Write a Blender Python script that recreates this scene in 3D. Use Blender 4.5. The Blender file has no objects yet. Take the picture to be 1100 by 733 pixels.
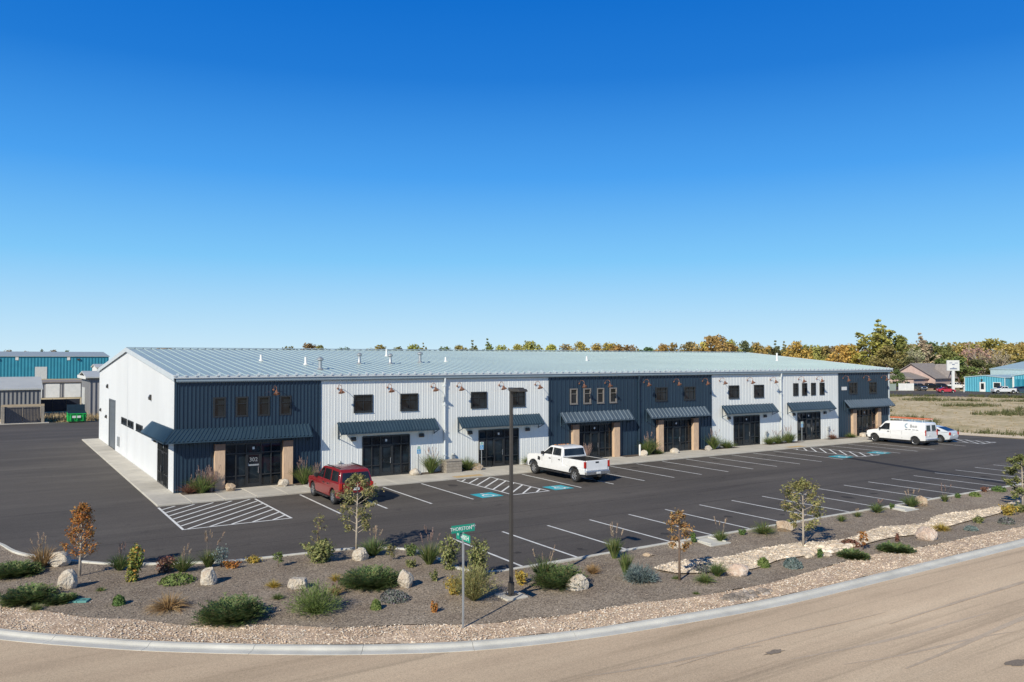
import bpy, bmesh, math, random
from mathutils import Vector, Matrix, noise
from mathutils.geometry import delaunay_2d_cdt

S = bpy.context.scene
COL = S.collection
R = math.radians
PI = math.pi
TAU = 2 * PI


# ------------------------------------------------------------------ helpers
class MB:
    """collects faces and links them as one mesh object"""
    def __init__(s):
        s.v = []; s.f = []

    def face(s, pts):
        i = len(s.v)
        s.v += [tuple(p) for p in pts]
        s.f.append(tuple(range(i, i + len(pts))))

    def add(s, vs, fs):
        i = len(s.v)
        s.v += [tuple(p) for p in vs]
        s.f += [tuple(k + i for k in f) for f in fs]

    def box(s, x0, x1, y0, y1, z0, z1, M=None):
        v = [Vector((x, y, z)) for z in (z0, z1) for x, y in ((x0, y0), (x1, y0), (x1, y1), (x0, y1))]
        if M is not None:
            v = [M @ p for p in v]
        s.add(v, [(3, 2, 1, 0), (4, 5, 6, 7), (0, 1, 5, 4), (1, 2, 6, 5), (2, 3, 7, 6), (3, 0, 4, 7)])
        return s

    def prism(s, poly, fa, fb):
        """poly of 2D points, fa / fb map a point to the two ends"""
        n = len(poly)
        s.add([fa(p) for p in poly] + [fb(p) for p in poly],
              [tuple(range(n))[::-1], tuple(range(n, 2 * n))] +
              [(i, (i + 1) % n, n + (i + 1) % n, n + i) for i in range(n)])
        return s

    def tube(s, pts, rad, n=8, cap=True):
        pts = [Vector(p) for p in pts]
        if not hasattr(rad, '__len__'):
            rad = [rad] * len(pts)
        vs = []
        for i, p in enumerate(pts):
            t = (pts[min(i + 1, len(pts) - 1)] - pts[max(i - 1, 0)])
            if t.length < 1e-9:
                t = Vector((0, 0, 1))
            t.normalize()
            a = t.cross(Vector((0, 0, 1)) if abs(t.z) < .95 else Vector((1, 0, 0))).normalized()
            b = t.cross(a)
            for k in range(n):
                w = TAU * k / n
                vs.append(p + (a * math.cos(w) + b * math.sin(w)) * rad[i])
        fs = []
        for i in range(len(pts) - 1):
            for k in range(n):
                fs.append((i * n + k, i * n + (k + 1) % n, (i + 1) * n + (k + 1) % n, (i + 1) * n + k))
        if cap:
            fs.append(tuple(range(n))[::-1])
            m = (len(pts) - 1) * n
            fs.append(tuple(range(m, m + n)))
        s.add(vs, fs)
        return s

    def lathe(s, prof, n=24, M=None):
        """prof of (radius, height) turned about local Z"""
        vs = []
        for r, z in prof:
            for k in range(n):
                w = TAU * k / n
                p = Vector((r * math.cos(w), r * math.sin(w), z))
                vs.append(M @ p if M is not None else p)
        fs = []
        for i in range(len(prof) - 1):
            for k in range(n):
                fs.append((i * n + k, i * n + (k + 1) % n, (i + 1) * n + (k + 1) % n, (i + 1) * n + k))
        if prof[0][0] > 1e-6: fs.append(tuple(range(n))[::-1])
        m = (len(prof) - 1) * n
        if prof[-1][0] > 1e-6: fs.append(tuple(range(m, m + n)))
        s.add(vs, fs)
        return s

    def build(s, name, mat, parent=None, smooth=None, bevel=0, segs=2, merge=False):
        me = bpy.data.meshes.new(name)
        me.from_pydata(s.v, [], s.f)
        if merge:
            bm = bmesh.new(); bm.from_mesh(me)
            bmesh.ops.remove_doubles(bm, verts=bm.verts, dist=1e-4)
            bmesh.ops.recalc_face_normals(bm, faces=bm.faces)
            bm.to_mesh(me); bm.free()
        me.validate()
        if smooth is not None:
            me.polygons.foreach_set('use_smooth', [True] * len(me.polygons))
            if smooth > 0:
                me.set_sharp_from_angle(angle=R(smooth))
        me.materials.append(mat)
        o = bpy.data.objects.new(name, me)
        COL.objects.link(o)
        o.parent = parent
        if bevel:
            m = o.modifiers.new('edge', 'BEVEL')
            m.width = bevel; m.segments = segs; m.limit_method = 'ANGLE'; m.angle_limit = R(28)
        return o


def tag(o, label=None, cat=None, group=None, kind=None):
    if label: o['label'] = label
    if cat: o['category'] = cat
    if group: o['group'] = group
    if kind: o['kind'] = kind
    return o


def thing(name, label, cat, loc=(0, 0, 0), rotz=0, group=None):
    o = bpy.data.objects.new(name, None)
    o.empty_display_size = .3
    COL.objects.link(o)
    o.location = loc; o.rotation_euler = (0, 0, rotz)
    return tag(o, label, cat, group)


def copy_tree(o, parent=None):
    c = o.copy()
    COL.objects.link(c)
    c.parent = parent
    for ch in list(o.children):
        copy_tree(ch, c)
    return c


def text_mesh(txt, size, name, mat, parent, M, extrude=.004):
    cu = bpy.data.curves.new('lettering', 'FONT')
    cu.body = txt; cu.size = size; cu.align_x = 'CENTER'; cu.align_y = 'CENTER'; cu.extrude = extrude
    cu.resolution_u = 2
    t = bpy.data.objects.new('lettering', cu)
    COL.objects.link(t)
    bpy.context.view_layer.update()
    me = bpy.data.meshes.new_from_object(t.evaluated_get(bpy.context.evaluated_depsgraph_get()))
    bpy.data.objects.remove(t)
    me.transform(M)
    me.materials.clear(); me.materials.append(mat)
    o = bpy.data.objects.new(name, me)
    COL.objects.link(o); o.parent = parent
    return o


# ------------------------------------------------------------------ materials
def newmat(name):
    m = bpy.data.materials.new(name)
    m.use_nodes = True
    nt = m.node_tree
    return m, nt, nt.nodes['Principled BSDF'], nt.nodes, nt.links


def ramp(nt, stops):
    r = nt.nodes.new('ShaderNodeValToRGB')
    e = r.color_ramp.elements
    while len(e) < len(stops): e.new(.5)
    for k, (p, c) in enumerate(stops):
        e[k].position = p; e[k].color = (*c, 1)
    return r


def mul(c, k):
    return tuple(min(1, x * k) for x in c)


def pm(name, col, rough=.6, metal=0., var=.12, scale=1.2, bump=0., bscale=40., spec=.5, coat=0., stretch=None):
    """painted / solid surface with broad uneven tone and fine grain"""
    m, nt, b, N, L = newmat(name)
    tc = N.new('ShaderNodeTexCoord')
    src = tc.outputs['Object']
    if stretch:
        mp = N.new('ShaderNodeMapping'); mp.inputs['Scale'].default_value = stretch
        L.new(src, mp.inputs['Vector']); src = mp.outputs['Vector']
    n1 = N.new('ShaderNodeTexNoise'); n1.inputs['Scale'].default_value = scale; n1.inputs['Detail'].default_value = 6
    n1.inputs['Roughness'].default_value = .62
    L.new(src, n1.inputs['Vector'])
    r = ramp(nt, [(.3, mul(col, 1 - var)), (.5, col), (.72, mul(col, 1 + var))])
    L.new(n1.outputs['Fac'], r.inputs['Fac'])
    L.new(r.outputs['Color'], b.inputs['Base Color'])
    rr = N.new('ShaderNodeMapRange')
    rr.inputs['To Min'].default_value = max(.03, rough - .08); rr.inputs['To Max'].default_value = min(1, rough + .08)
    L.new(n1.outputs['Fac'], rr.inputs['Value']); L.new(rr.outputs['Result'], b.inputs['Roughness'])
    b.inputs['Metallic'].default_value = metal
    b.inputs['Specular IOR Level'].default_value = spec
    b.inputs['Coat Weight'].default_value = coat
    if bump:
        n2 = N.new('ShaderNodeTexNoise'); n2.inputs['Scale'].default_value = bscale; n2.inputs['Detail'].default_value = 4
        L.new(tc.outputs['Object'], n2.inputs['Vector'])
        bp = N.new('ShaderNodeBump'); bp.inputs['Strength'].default_value = bump; bp.inputs['Distance'].default_value = .03
        L.new(n2.outputs['Fac'], bp.inputs['Height']); L.new(bp.outputs['Normal'], b.inputs['Normal'])
    return m


def leafmat(name, cols, trans=.25, rough=.6, tint=False):
    """foliage: every leaf its own tone, some light through it"""
    m, nt, b, N, L = newmat(name)
    g = N.new('ShaderNodeNewGeometry')
    st = [(i / max(1, len(cols) - 1), c) for i, c in enumerate(cols)]
    r = ramp(nt, st)
    L.new(g.outputs['Random Per Island'], r.inputs['Fac'])
    out = r.outputs['Color']
    tc = N.new('ShaderNodeTexCoord')
    n = N.new('ShaderNodeTexNoise'); n.inputs['Scale'].default_value = .35 if tint else 3.; n.inputs['Detail'].default_value = 3
    L.new(tc.outputs['Object'], n.inputs['Vector'])
    mr = N.new('ShaderNodeMapRange'); mr.inputs['From Min'].default_value = .3; mr.inputs['From Max'].default_value = .7
    mr.inputs['To Min'].default_value = .6; mr.inputs['To Max'].default_value = 1.35
    L.new(n.outputs['Fac'], mr.inputs['Value'])
    mx = N.new('ShaderNodeVectorMath'); mx.operation = 'SCALE'
    L.new(out, mx.inputs[0]); L.new(mr.outputs['Result'], mx.inputs['Scale'])
    out = mx.outputs['Vector']
    if tint:
        oi = N.new('ShaderNodeObjectInfo')
        m2 = N.new('ShaderNodeVectorMath'); m2.operation = 'MULTIPLY'
        L.new(out, m2.inputs[0]); L.new(oi.outputs['Color'], m2.inputs[1])
        out = m2.outputs['Vector']
    L.new(out, b.inputs['Base Color'])
    b.inputs['Roughness'].default_value = rough
    b.inputs['Specular IOR Level'].default_value = .25
    if trans:
        t = N.new('ShaderNodeBsdfTranslucent'); L.new(out, t.inputs['Color'])
        ms = N.new('ShaderNodeMixShader'); ms.inputs['Fac'].default_value = trans
        L.new(b.outputs['BSDF'], ms.inputs[1]); L.new(t.outputs['BSDF'], ms.inputs[2])
        L.new(ms.outputs['Shader'], N['Material Output'].inputs['Surface'])
    return m


def groundmat(name, big, grain, gscale, bump=.5, dist=.03, rough=.95, big_scale=.15, tracks=None, spots=None, streaks=None, streak_k=1.):
    """loose or paved ground: broad patches (big) times grain cells (grain)"""
    m, nt, b, N, L = newmat(name)
    tc = N.new('ShaderNodeTexCoord')
    n1 = N.new('ShaderNodeTexNoise'); n1.inputs['Scale'].default_value = big_scale; n1.inputs['Detail'].default_value = 9
    n1.inputs['Roughness'].default_value = .65
    src = tc.outputs['Object']
    if tracks:
        mp = N.new('ShaderNodeMapping'); mp.inputs['Scale'].default_value = tracks
        L.new(src, mp.inputs['Vector']); L.new(mp.outputs['Vector'], n1.inputs['Vector'])
    else:
        L.new(src, n1.inputs['Vector'])
    r1 = ramp(nt, big)
    L.new(n1.outputs['Fac'], r1.inputs['Fac'])
    v = N.new('ShaderNodeTexVoronoi'); v.inputs['Scale'].default_value = gscale
    L.new(src, v.inputs['Vector'])
    sp = N.new('ShaderNodeSeparateColor'); L.new(v.outputs['Color'], sp.inputs['Color'])
    r2 = ramp(nt, grain)
    L.new(sp.outputs['Red'], r2.inputs['Fac'])
    mx = N.new('ShaderNodeMix'); mx.data_type = 'RGBA'; mx.blend_type = 'MULTIPLY'; mx.inputs['Factor'].default_value = 1
    L.new(r1.outputs['Color'], mx.inputs['A']); L.new(r2.outputs['Color'], mx.inputs['B'])
    res = mx.outputs['Result']
    for sc, stops in ((.07, [(.3, (.84, .84, .84)), (.7, (1.14, 1.14, 1.14))]), (.8, spots)):
        if not stops: continue
        n3 = N.new('ShaderNodeTexNoise'); n3.inputs['Scale'].default_value = sc; n3.inputs['Detail'].default_value = 5
        L.new(src, n3.inputs['Vector'])
        r3 = ramp(nt, stops); L.new(n3.outputs['Fac'], r3.inputs['Fac'])
        m3 = N.new('ShaderNodeMix'); m3.data_type = 'RGBA'; m3.blend_type = 'MULTIPLY'; m3.inputs['Factor'].default_value = 1
        L.new(res, m3.inputs['A']); L.new(r3.outputs['Color'], m3.inputs['B']); res = m3.outputs['Result']
    if streaks:
        mp2 = N.new('ShaderNodeMapping'); mp2.inputs['Scale'].default_value = streaks; mp2.inputs['Rotation'].default_value = (0, 0, R(-7))
        L.new(tc.outputs['Object'], mp2.inputs['Vector'])
        n4 = N.new('ShaderNodeTexNoise'); n4.inputs['Scale'].default_value = 1; n4.inputs['Detail'].default_value = 7; n4.inputs['Roughness'].default_value = .6
        L.new(mp2.outputs['Vector'], n4.inputs['Vector'])
        r4 = ramp(nt, [(.30, (1 - .38 * streak_k,) * 3), (.42, (1 - .05 * streak_k,) * 3), (.58, (1, 1, 1)), (.70, (1 + .10 * streak_k,) * 3)])
        L.new(n4.outputs['Fac'], r4.inputs['Fac'])
        m4 = N.new('ShaderNodeMix'); m4.data_type = 'RGBA'; m4.blend_type = 'MULTIPLY'; m4.inputs['Factor'].default_value = 1
        L.new(res, m4.inputs['A']); L.new(r4.outputs['Color'], m4.inputs['B']); res = m4.outputs['Result']
    L.new(res, b.inputs['Base Color'])
    b.inputs['Roughness'].default_value = rough
    b.inputs['Specular IOR Level'].default_value = .3
    bp = N.new('ShaderNodeBump'); bp.inputs['Strength'].default_value = bump * .45; bp.inputs['Distance'].default_value = dist * .7
    L.new(v.outputs['Distance'], bp.inputs['Height']); bp.invert = True
    L.new(bp.outputs['Normal'], b.inputs['Normal'])
    return m


def objcolmat(name, rough=.3, coat=.6, metal=0., var=.06):
    m, nt, b, N, L = newmat(name)
    oi = N.new('ShaderNodeObjectInfo')
    tc = N.new('ShaderNodeTexCoord')
    n = N.new('ShaderNodeTexNoise'); n.inputs['Scale'].default_value = 2.5; n.inputs['Detail'].default_value = 6
    L.new(tc.outputs['Object'], n.inputs['Vector'])
    mr = N.new('ShaderNodeMapRange'); mr.inputs['To Min'].default_value = 1 - 2 * var; mr.inputs['To Max'].default_value = 1 + 2 * var
    L.new(n.outputs['Fac'], mr.inputs['Value'])
    mx = N.new('ShaderNodeVectorMath'); mx.operation = 'SCALE'
    L.new(oi.outputs['Color'], mx.inputs[0]); L.new(mr.outputs['Result'], mx.inputs['Scale'])
    # road dust low down
    sz = N.new('ShaderNodeSeparateXYZ'); L.new(tc.outputs['Object'], sz.inputs['Vector'])
    d = N.new('ShaderNodeMapRange'); d.inputs['From Min'].default_value = .25; d.inputs['From Max'].default_value = .9
    d.inputs['To Min'].default_value = .16; d.inputs['To Max'].default_value = 0
    L.new(sz.outputs['Z'], d.inputs['Value'])
    dm = N.new('ShaderNodeMix'); dm.data_type = 'RGBA'
    L.new(d.outputs['Result'], dm.inputs['Factor']); L.new(mx.outputs['Vector'], dm.inputs['A'])
    dm.inputs['B'].default_value = (.3, .27, .23, 1)
    L.new(dm.outputs['Result'], b.inputs['Base Color'])
    b.inputs['Roughness'].default_value = rough
    b.inputs['Coat Weight'].default_value = coat; b.inputs['Coat Roughness'].default_value = .08
    b.inputs['Metallic'].default_value = metal
    return m


M = {}
M['white_panel'] = pm('white_panel', (.65, .665, .68), .45, .0, .045, .35, stretch=(1, 1, .25))
M['gray_panel'] = pm('gray_panel', (.735, .75, .735), .45, .0, .05, .35, stretch=(1, 1, .25))
M['blue_panel'] = pm('blue_panel', (.023, .045, .073), .38, .1, .12, .4, stretch=(1, 1, .25))
M['awning_steel'] = pm('awning_steel', (.038, .070, .10), .35, .25, .12, .8)
M['awning_slate'] = pm('awning_slate', (.095, .13, .165), .4, .2, .12, .8)
M['roof_steel'] = pm('roof_steel', (.43, .52, .50), .42, .2, .07, .25, stretch=(.4, 1, 1))
M['trim_light'] = pm('trim_light', (.62, .66, .68), .45, .1, .05)
M['gutter_steel'] = pm('gutter_steel', (.30, .37, .41), .45, .15, .08)
M['black_frame'] = pm('black_frame', (.032, .034, .037), .4, .2, .15)
M['tan_frame'] = pm('tan_frame', (.22, .20, .18), .5, .0, .1)
M['copper'] = pm('copper', (.50, .24, .15), .35, .7, .15, 6)
M['wood'] = pm('wood', (.60, .42, .28), .65, 0, .22, 3., .2, 30, stretch=(6, 6, .6))
M['wood_shaded'] = pm('wood_shaded', (.25, .15, .10), .65, 0, .2, 4)  # column timber with the awning's shadow painted into its colour
M['door_gray'] = pm('door_gray', (.13, .145, .16), .5, 0, .08)
M['concrete'] = pm('concrete', (.50, .465, .40), .9, 0, .13, .7, .25, 60)
M['kerb_concrete'] = pm('kerb_concrete', (.55, .535, .48), .9, 0, .16, .9, .3, 50)
M['dark_void'] = pm('dark_void', (.012, .012, .014), .9, 0, .2)
M['rubber'] = pm('rubber', (.022, .022, .023), .85, 0, .2, 4)
M['alloy'] = pm('alloy', (.52, .53, .55), .3, .75, .08, 6)
M['black_plastic'] = pm('black_plastic', (.025, .025, .027), .55, 0, .15, 5)
M['chrome'] = pm('chrome', (.62, .63, .65), .22, .85, .05, 4)
M['red_lens'] = pm('red_lens', (.45, .03, .02), .2, 0, .1, 8)
M['clear_lens'] = pm('clear_lens', (.6, .62, .64), .15, 0, .05, 8)
M['amber_lens'] = pm('amber_lens', (.6, .22, .03), .2, 0, .05, 8)
M['white_paint'] = pm('white_paint', (.74, .74, .72), .8, 0, .14, 1.6)
M['worn_paint'] = pm('worn_paint', (.66, .66, .64), .85, 0, .2, 2.2)
M['blue_paint'] = pm('blue_paint', (.03, .40, .48), .8, 0, .15, 1.6)
M['sign_green'] = pm('sign_green', (.01, .27, .19), .4, 0, .05, 3)
M['sign_white'] = pm('sign_white', (.8, .8, .8), .4, 0, .03, 3)
M['sign_blue'] = pm('sign_blue', (.04, .28, .52), .4, 0, .05, 3)
M['galv'] = pm('galv', (.42, .44, .45), .45, .5, .12, 5)
M['bronze'] = pm('bronze', (.075, .068, .062), .45, .3, .15, 3)
M['plastic_teal'] = pm('plastic_teal', (.10, .28, .25), .6, 0, .12, 4)
M['bark'] = pm('bark', (.16, .11, .08), .9, 0, .25, 8)
M['bark_pale'] = pm('bark_pale', (.42, .36, .29), .9, 0, .2, 8)
M['plate_white'] = pm('plate_white', (.7, .7, .68), .5, 0, .05)
M['ladder_orange'] = pm('ladder_orange', (.55, .16, .07), .5, 0, .15, 6)
M['paint'] = objcolmat('car_paint')


def glassmat(name, col=(.010, .016, .022), rough=.04):
    m, nt, b, N, L = newmat(name)
    tc = N.new('ShaderNodeTexCoord')
    n = N.new('ShaderNodeTexNoise'); n.inputs['Scale'].default_value = .9; n.inputs['Detail'].default_value = 2
    L.new(tc.outputs['Object'], n.inputs['Vector'])
    r = ramp(nt, [(.35, mul(col, .5)), (.65, mul(col, 1.8))])
    L.new(n.outputs['Fac'], r.inputs['Fac']); L.new(r.outputs['Color'], b.inputs['Base Color'])
    b.inputs['Roughness'].default_value = rough
    b.inputs['IOR'].default_value = 1.48
    bp = N.new('ShaderNodeBump'); bp.inputs['Strength'].default_value = .06; bp.inputs['Distance'].default_value = .05
    L.new(n.outputs['Fac'], bp.inputs['Height']); L.new(bp.outputs['Normal'], b.inputs['Normal'])
    return m


M['glass'] = glassmat('dark_glass')
M['car_glass'] = glassmat('car_glass', (.014, .017, .02))

# ------------------------------------------------------------------ camera, light, sky
cam = bpy.data.cameras.new('camera')
cam.sensor_fit = 'HORIZONTAL'; cam.sensor_width = 36; cam.lens = 28.404
cam.clip_start = .3; cam.clip_end = 9000
co = bpy.data.objects.new('camera', cam)
COL.objects.link(co)
co.location = (-9.3052, -51.8444, 8.1075)
co.rotation_euler = (R(90) + .0231, 0, -.5722)
S.camera = co

SUN_EL, SUN_AZ = R(33), R(208)           # azimuth of the sun measured from +X towards +Y
sv = Vector((math.cos(SUN_AZ) * math.cos(SUN_EL), math.sin(SUN_AZ) * math.cos(SUN_EL), math.sin(SUN_EL)))
sl = bpy.data.lights.new('sun', 'SUN')
sl.energy = 5.0; sl.angle = R(.53); sl.color = (1, .935, .785)
so = bpy.data.objects.new('sun', sl)
COL.objects.link(so)
so.location = sv * 60
so.rotation_euler = (-sv).to_track_quat('-Z', 'Y').to_euler()

W = bpy.data.worlds.new('World')
S.world = W
W.use_nodes = True
nt = W.node_tree
bg = nt.nodes['Background']
sky = nt.nodes.new('ShaderNodeTexSky')
sky.sky_type = 'NISHITA'; sky.sun_disc = False
sky.sun_elevation = SUN_EL; sky.sun_rotation = PI / 2 - SUN_AZ
sky.altitude = 700; sky.air_density = 1.0; sky.dust_density = .35; sky.ozone_density = 2.5
# clear autumn air: the sky model pulled towards the deep blue that pales evenly to the horizon
tcw = nt.nodes.new('ShaderNodeTexCoord')
sx = nt.nodes.new('ShaderNodeSeparateXYZ'); nt.links.new(tcw.outputs['Generated'], sx.inputs['Vector'])
rp = ramp(nt, [(0., (.60, .80, .92)), (.05, (.43, .70, .92)), (.12, (.205, .56, .92)), (.22, (.062, .345, .85)), (.33, (.010, .19, .66)), (.41, (.001, .15, .60)), (.75, (.008, .05, .17))])
nt.links.new(sx.outputs['Z'], rp.inputs['Fac'])
mk = nt.nodes.new('ShaderNodeVectorMath'); mk.operation = 'SCALE'; mk.inputs['Scale'].default_value = 8.6
nt.links.new(rp.outputs['Color'], mk.inputs[0])
mw = nt.nodes.new('ShaderNodeMix'); mw.data_type = 'RGBA'; mw.inputs['Factor'].default_value = .96
nt.links.new(sky.outputs['Color'], mw.inputs['A']); nt.links.new(mk.outputs['Vector'], mw.inputs['B'])
nt.links.new(mw.outputs['Result'], bg.inputs['Color'])
bg.inputs['Strength'].default_value = .12
S.view_settings.view_transform = 'Standard'; S.view_settings.look = 'None'
S.view_settings.exposure = 0; S.view_settings.gamma = 1

# ------------------------------------------------------------------ ground surfaces
def smooth_line(pts, step=.5):
    out = []
    P = [Vector((*p, 0)) for p in pts]
    for i in range(len(P) - 1):
        a, b = P[i], P[i + 1]
        p0 = P[i - 1] if i else a * 2 - b
        p3 = P[i + 2] if i + 2 < len(P) else b * 2 - a
        n = max(1, int((b - a).length / step))
        n = min(n, 24)
        for k in range(n):
            t = k / n
            q = .5 * ((2 * a) + (b - p0) * t + (2 * p0 - 5 * a + 4 * b - p3) * t * t + (3 * a - p0 - 3 * b + p3) * t ** 3)
            out.append((q.x, q.y))
    out.append(pts[-1])
    return out


def inside(p, poly):
    x, y = p; c = False; j = len(poly) - 1
    for i in range(len(poly)):
        xi, yi = poly[i]; xj, yj = poly[j]
        if (yi > y) != (yj > y) and x < (xj - xi) * (y - yi) / (yj - yi) + xi: c = not c
        j = i
    return c


def sheet(name, poly, zf, mat, step=None, kind='structure'):
    if step is None:
        mb = MB(); mb.face([(x, y, zf(x, y)) for x, y in poly])
        o = mb.build(name, mat)
    else:
        pts = [Vector(p) for p in poly]
        n = len(pts)
        x0 = min(p.x for p in pts); x1 = max(p.x for p in pts); y0 = min(p.y for p in pts); y1 = max(p.y for p in pts)
        rr = random.Random(5)
        y = y0
        while y < y1:
            x = x0
            while x < x1:
                q = (x + rr.uniform(-.2, .2) * step, y + rr.uniform(-.2, .2) * step)
                if inside(q, poly): pts.append(Vector(q))
                x += step
            y += step
        v, e, f, *_ = delaunay_2d_cdt(pts, [(i, (i + 1) % n) for i in range(n)], [], 1, 1e-5)
        mb = MB(); mb.add([(p.x, p.y, zf(p.x, p.y)) for p in v], [tuple(t) for t in f])
        o = mb.build(name, mat, smooth=0)
        o.data.polygons.foreach_set('use_smooth', [True] * len(o.data.polygons))
    if o.data.polygons and o.data.polygons[0].normal.z < 0: o.data.flip_normals()
    return tag(o, kind=kind)


def sstep(a, b, x):
    t = max(0, min(1, (x - a) / (b - a))); return t * t * (3 - 2 * t)


def gz(x, y):
    """height of the planted strip: nearly flat, with a shallow swale on the right"""
    if y > -9 and x > -8: return 0
    z = .06 + .05 * noise.noise(Vector((x * .35, y * .35, 3.1)))
    z -= .06 * math.exp(-((y + 29.4) / .9) ** 2) * sstep(11.5, 15, x)
    return z


LOT_KERB = smooth_line([(-40, 2), (-24, .8), (-14.5, -1.8), (-10.6, -5.8), (-8.95, -9.6), (-8.3, -12), (-7.6, -13.4), (-6.1, -15.4),
                        (-5.2, -16.35), (-4.2, -17), (-3, -17.7), (-1.3, -18.4), (.3, -18.65), (1.7, -18.8), (3.3, -18.95),
                        (4.7, -19.5), (5.6, -20.4), (6.02, -21.4), (6.05, -22.6), (6.0, -24.3), (6.2, -25.25), (6.95, -25.57),
                        (9, -25.57), (20, -25.57), (40, -25.57), (60, -25.57), (100, -25.57)])
ROAD_KERB = smooth_line([(-19, 3), (-18, -3), (-16, -11), (-13, -17.8), (-9, -23), (-6.3, -25.75), (-4.5, -27.3), (-2.2, -29.0), (-.1, -30.35),
                         (2.4, -31.6), (5.5, -32.5), (8.9, -33.05), (11.7, -33.38), (14, -33.52), (18, -33.56), (30, -33.56), (60, -33.56), (110, -33.56)])
GRAV = smooth_line([(-17.2, -3), (-15, -11), (-12.2, -16.8), (-9, -20.4), (-7.9, -21.65), (-6.6, -23.4), (-5.4, -24.4), (-4.3, -25.75), (-3.8, -26.1), (-2.1, -27.1),
                    (-.5, -28.4), (1.25, -29.25), (2.5, -30.0), (3.3, -30.55), (4.7, -30.75), (5.6, -31.1), (6.7, -31.25),
                    (8.6, -31.45), (11.1, -32.05), (12.5, -32.1), (14.4, -32.25), (17.6, -31.95), (20.5, -31.7), (22.6, -31.8),
                    (25.4, -32.1), (29.2, -32.1), (32.7, -32.25), (38, -32.0), (60, -32.2), (110, -32.2)])
CREEK = smooth_line([(12.2, -28.55), (13.1, -28.25), (14.2, -28.3), (16, -28.75), (17.8, -28.55), (20.2, -28.65), (22.9, -29.25), (26.5, -28.7), (29.5, -29.15),
                     (32, -28.55), (37.3, -28.9), (40.7, -28.6), (46, -28.8), (52, -28.6)]) + \
        smooth_line([(52, -29.8), (46, -30.0), (38.4, -29.65), (35.5, -29.85), (29.6, -30.3), (27, -30.6), (24.8, -30.25), (22.1, -30.5), (21.4, -30.35),
                     (18.8, -30.45), (17.6, -30.2), (15.3, -30.6), (14.4, -30.25), (13.1, -29.85), (12.5, -29.45), (12.2, -28.7)])

M['asphalt'] = groundmat('asphalt', [(.3, (0.078, 0.069, 0.061)), (.5, (0.097, 0.085, 0.075)), (.72, (0.128, 0.114, 0.099))],
                         [(0, (.82, .82, .82)), (1, (1.16, 1.16, 1.16))], 26, .35, .01, .9, .28, tracks=(.22, 1.3, 1), spots=[(.26, (.72, .72, .72)), (.36, (1, 1, 1)), (.66, (1, 1, 1)), (.74, (1.08, 1.08, 1.08))], streaks=(.05, .9, 1), streak_k=.6)
M['asphalt_patch'] = groundmat('asphalt_patch', [(.3, (.026, .025, .027)), (.7, (.036, .034, .036))],
                               [(0, (.85, .85, .85)), (1, (1.12, 1.12, 1.12))], 30, .3, .01, .85)
M['road'] = groundmat('road', [(.28, (0.378, 0.287, 0.191)), (.42, (0.537, 0.409, 0.281)), (.58, (0.598, 0.462, 0.318)), (.75, (0.659, 0.521, 0.366))],
                      [(0, (.8, .8, .8)), (.5, (1, 1, 1)), (1, (1.14, 1.13, 1.12))], 45, .4, .01, .95, .5, tracks=(.10, .95, 1), streaks=(.035, 1.7, 1), streak_k=.75)
M['gravel'] = groundmat('gravel', [(.3, (0.210, 0.166, 0.127)), (.5, (0.268, 0.220, 0.171)), (.7, (0.316, 0.266, 0.211))],
                        [(0, (.45, .44, .42)), (.5, (.97, .95, .92)), (1, (1.5, 1.47, 1.42))], 25, .8, .025, .95, .6)
M['pebble'] = groundmat('pebble', [(.3, (0.432, 0.319, 0.219)), (.5, (0.529, 0.405, 0.291)), (.7, (0.594, 0.475, 0.352))],
                        [(0, (.62, .57, .54)), (.5, (1, .97, .95)), (1, (1.3, 1.27, 1.24))], 17, .8, .03, .9, .7)
M['creek'] = groundmat('creek', [(.3, (.60, .49, .36)), (.5, (.68, .57, .43)), (.7, (.73, .62, .48))],
                       [(0, (.74, .71, .68)), (.5, (1, 1, 1)), (1, (1.2, 1.18, 1.16))], 14, .8, .04, .9, .6)
M['soil'] = groundmat('soil', [(.3, (.09, .07, .055)), (.7, (.16, .125, .10))], [(0, (.6, .6, .6)), (1, (1.3, 1.3, 1.3))], 22, .9, .03)


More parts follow.
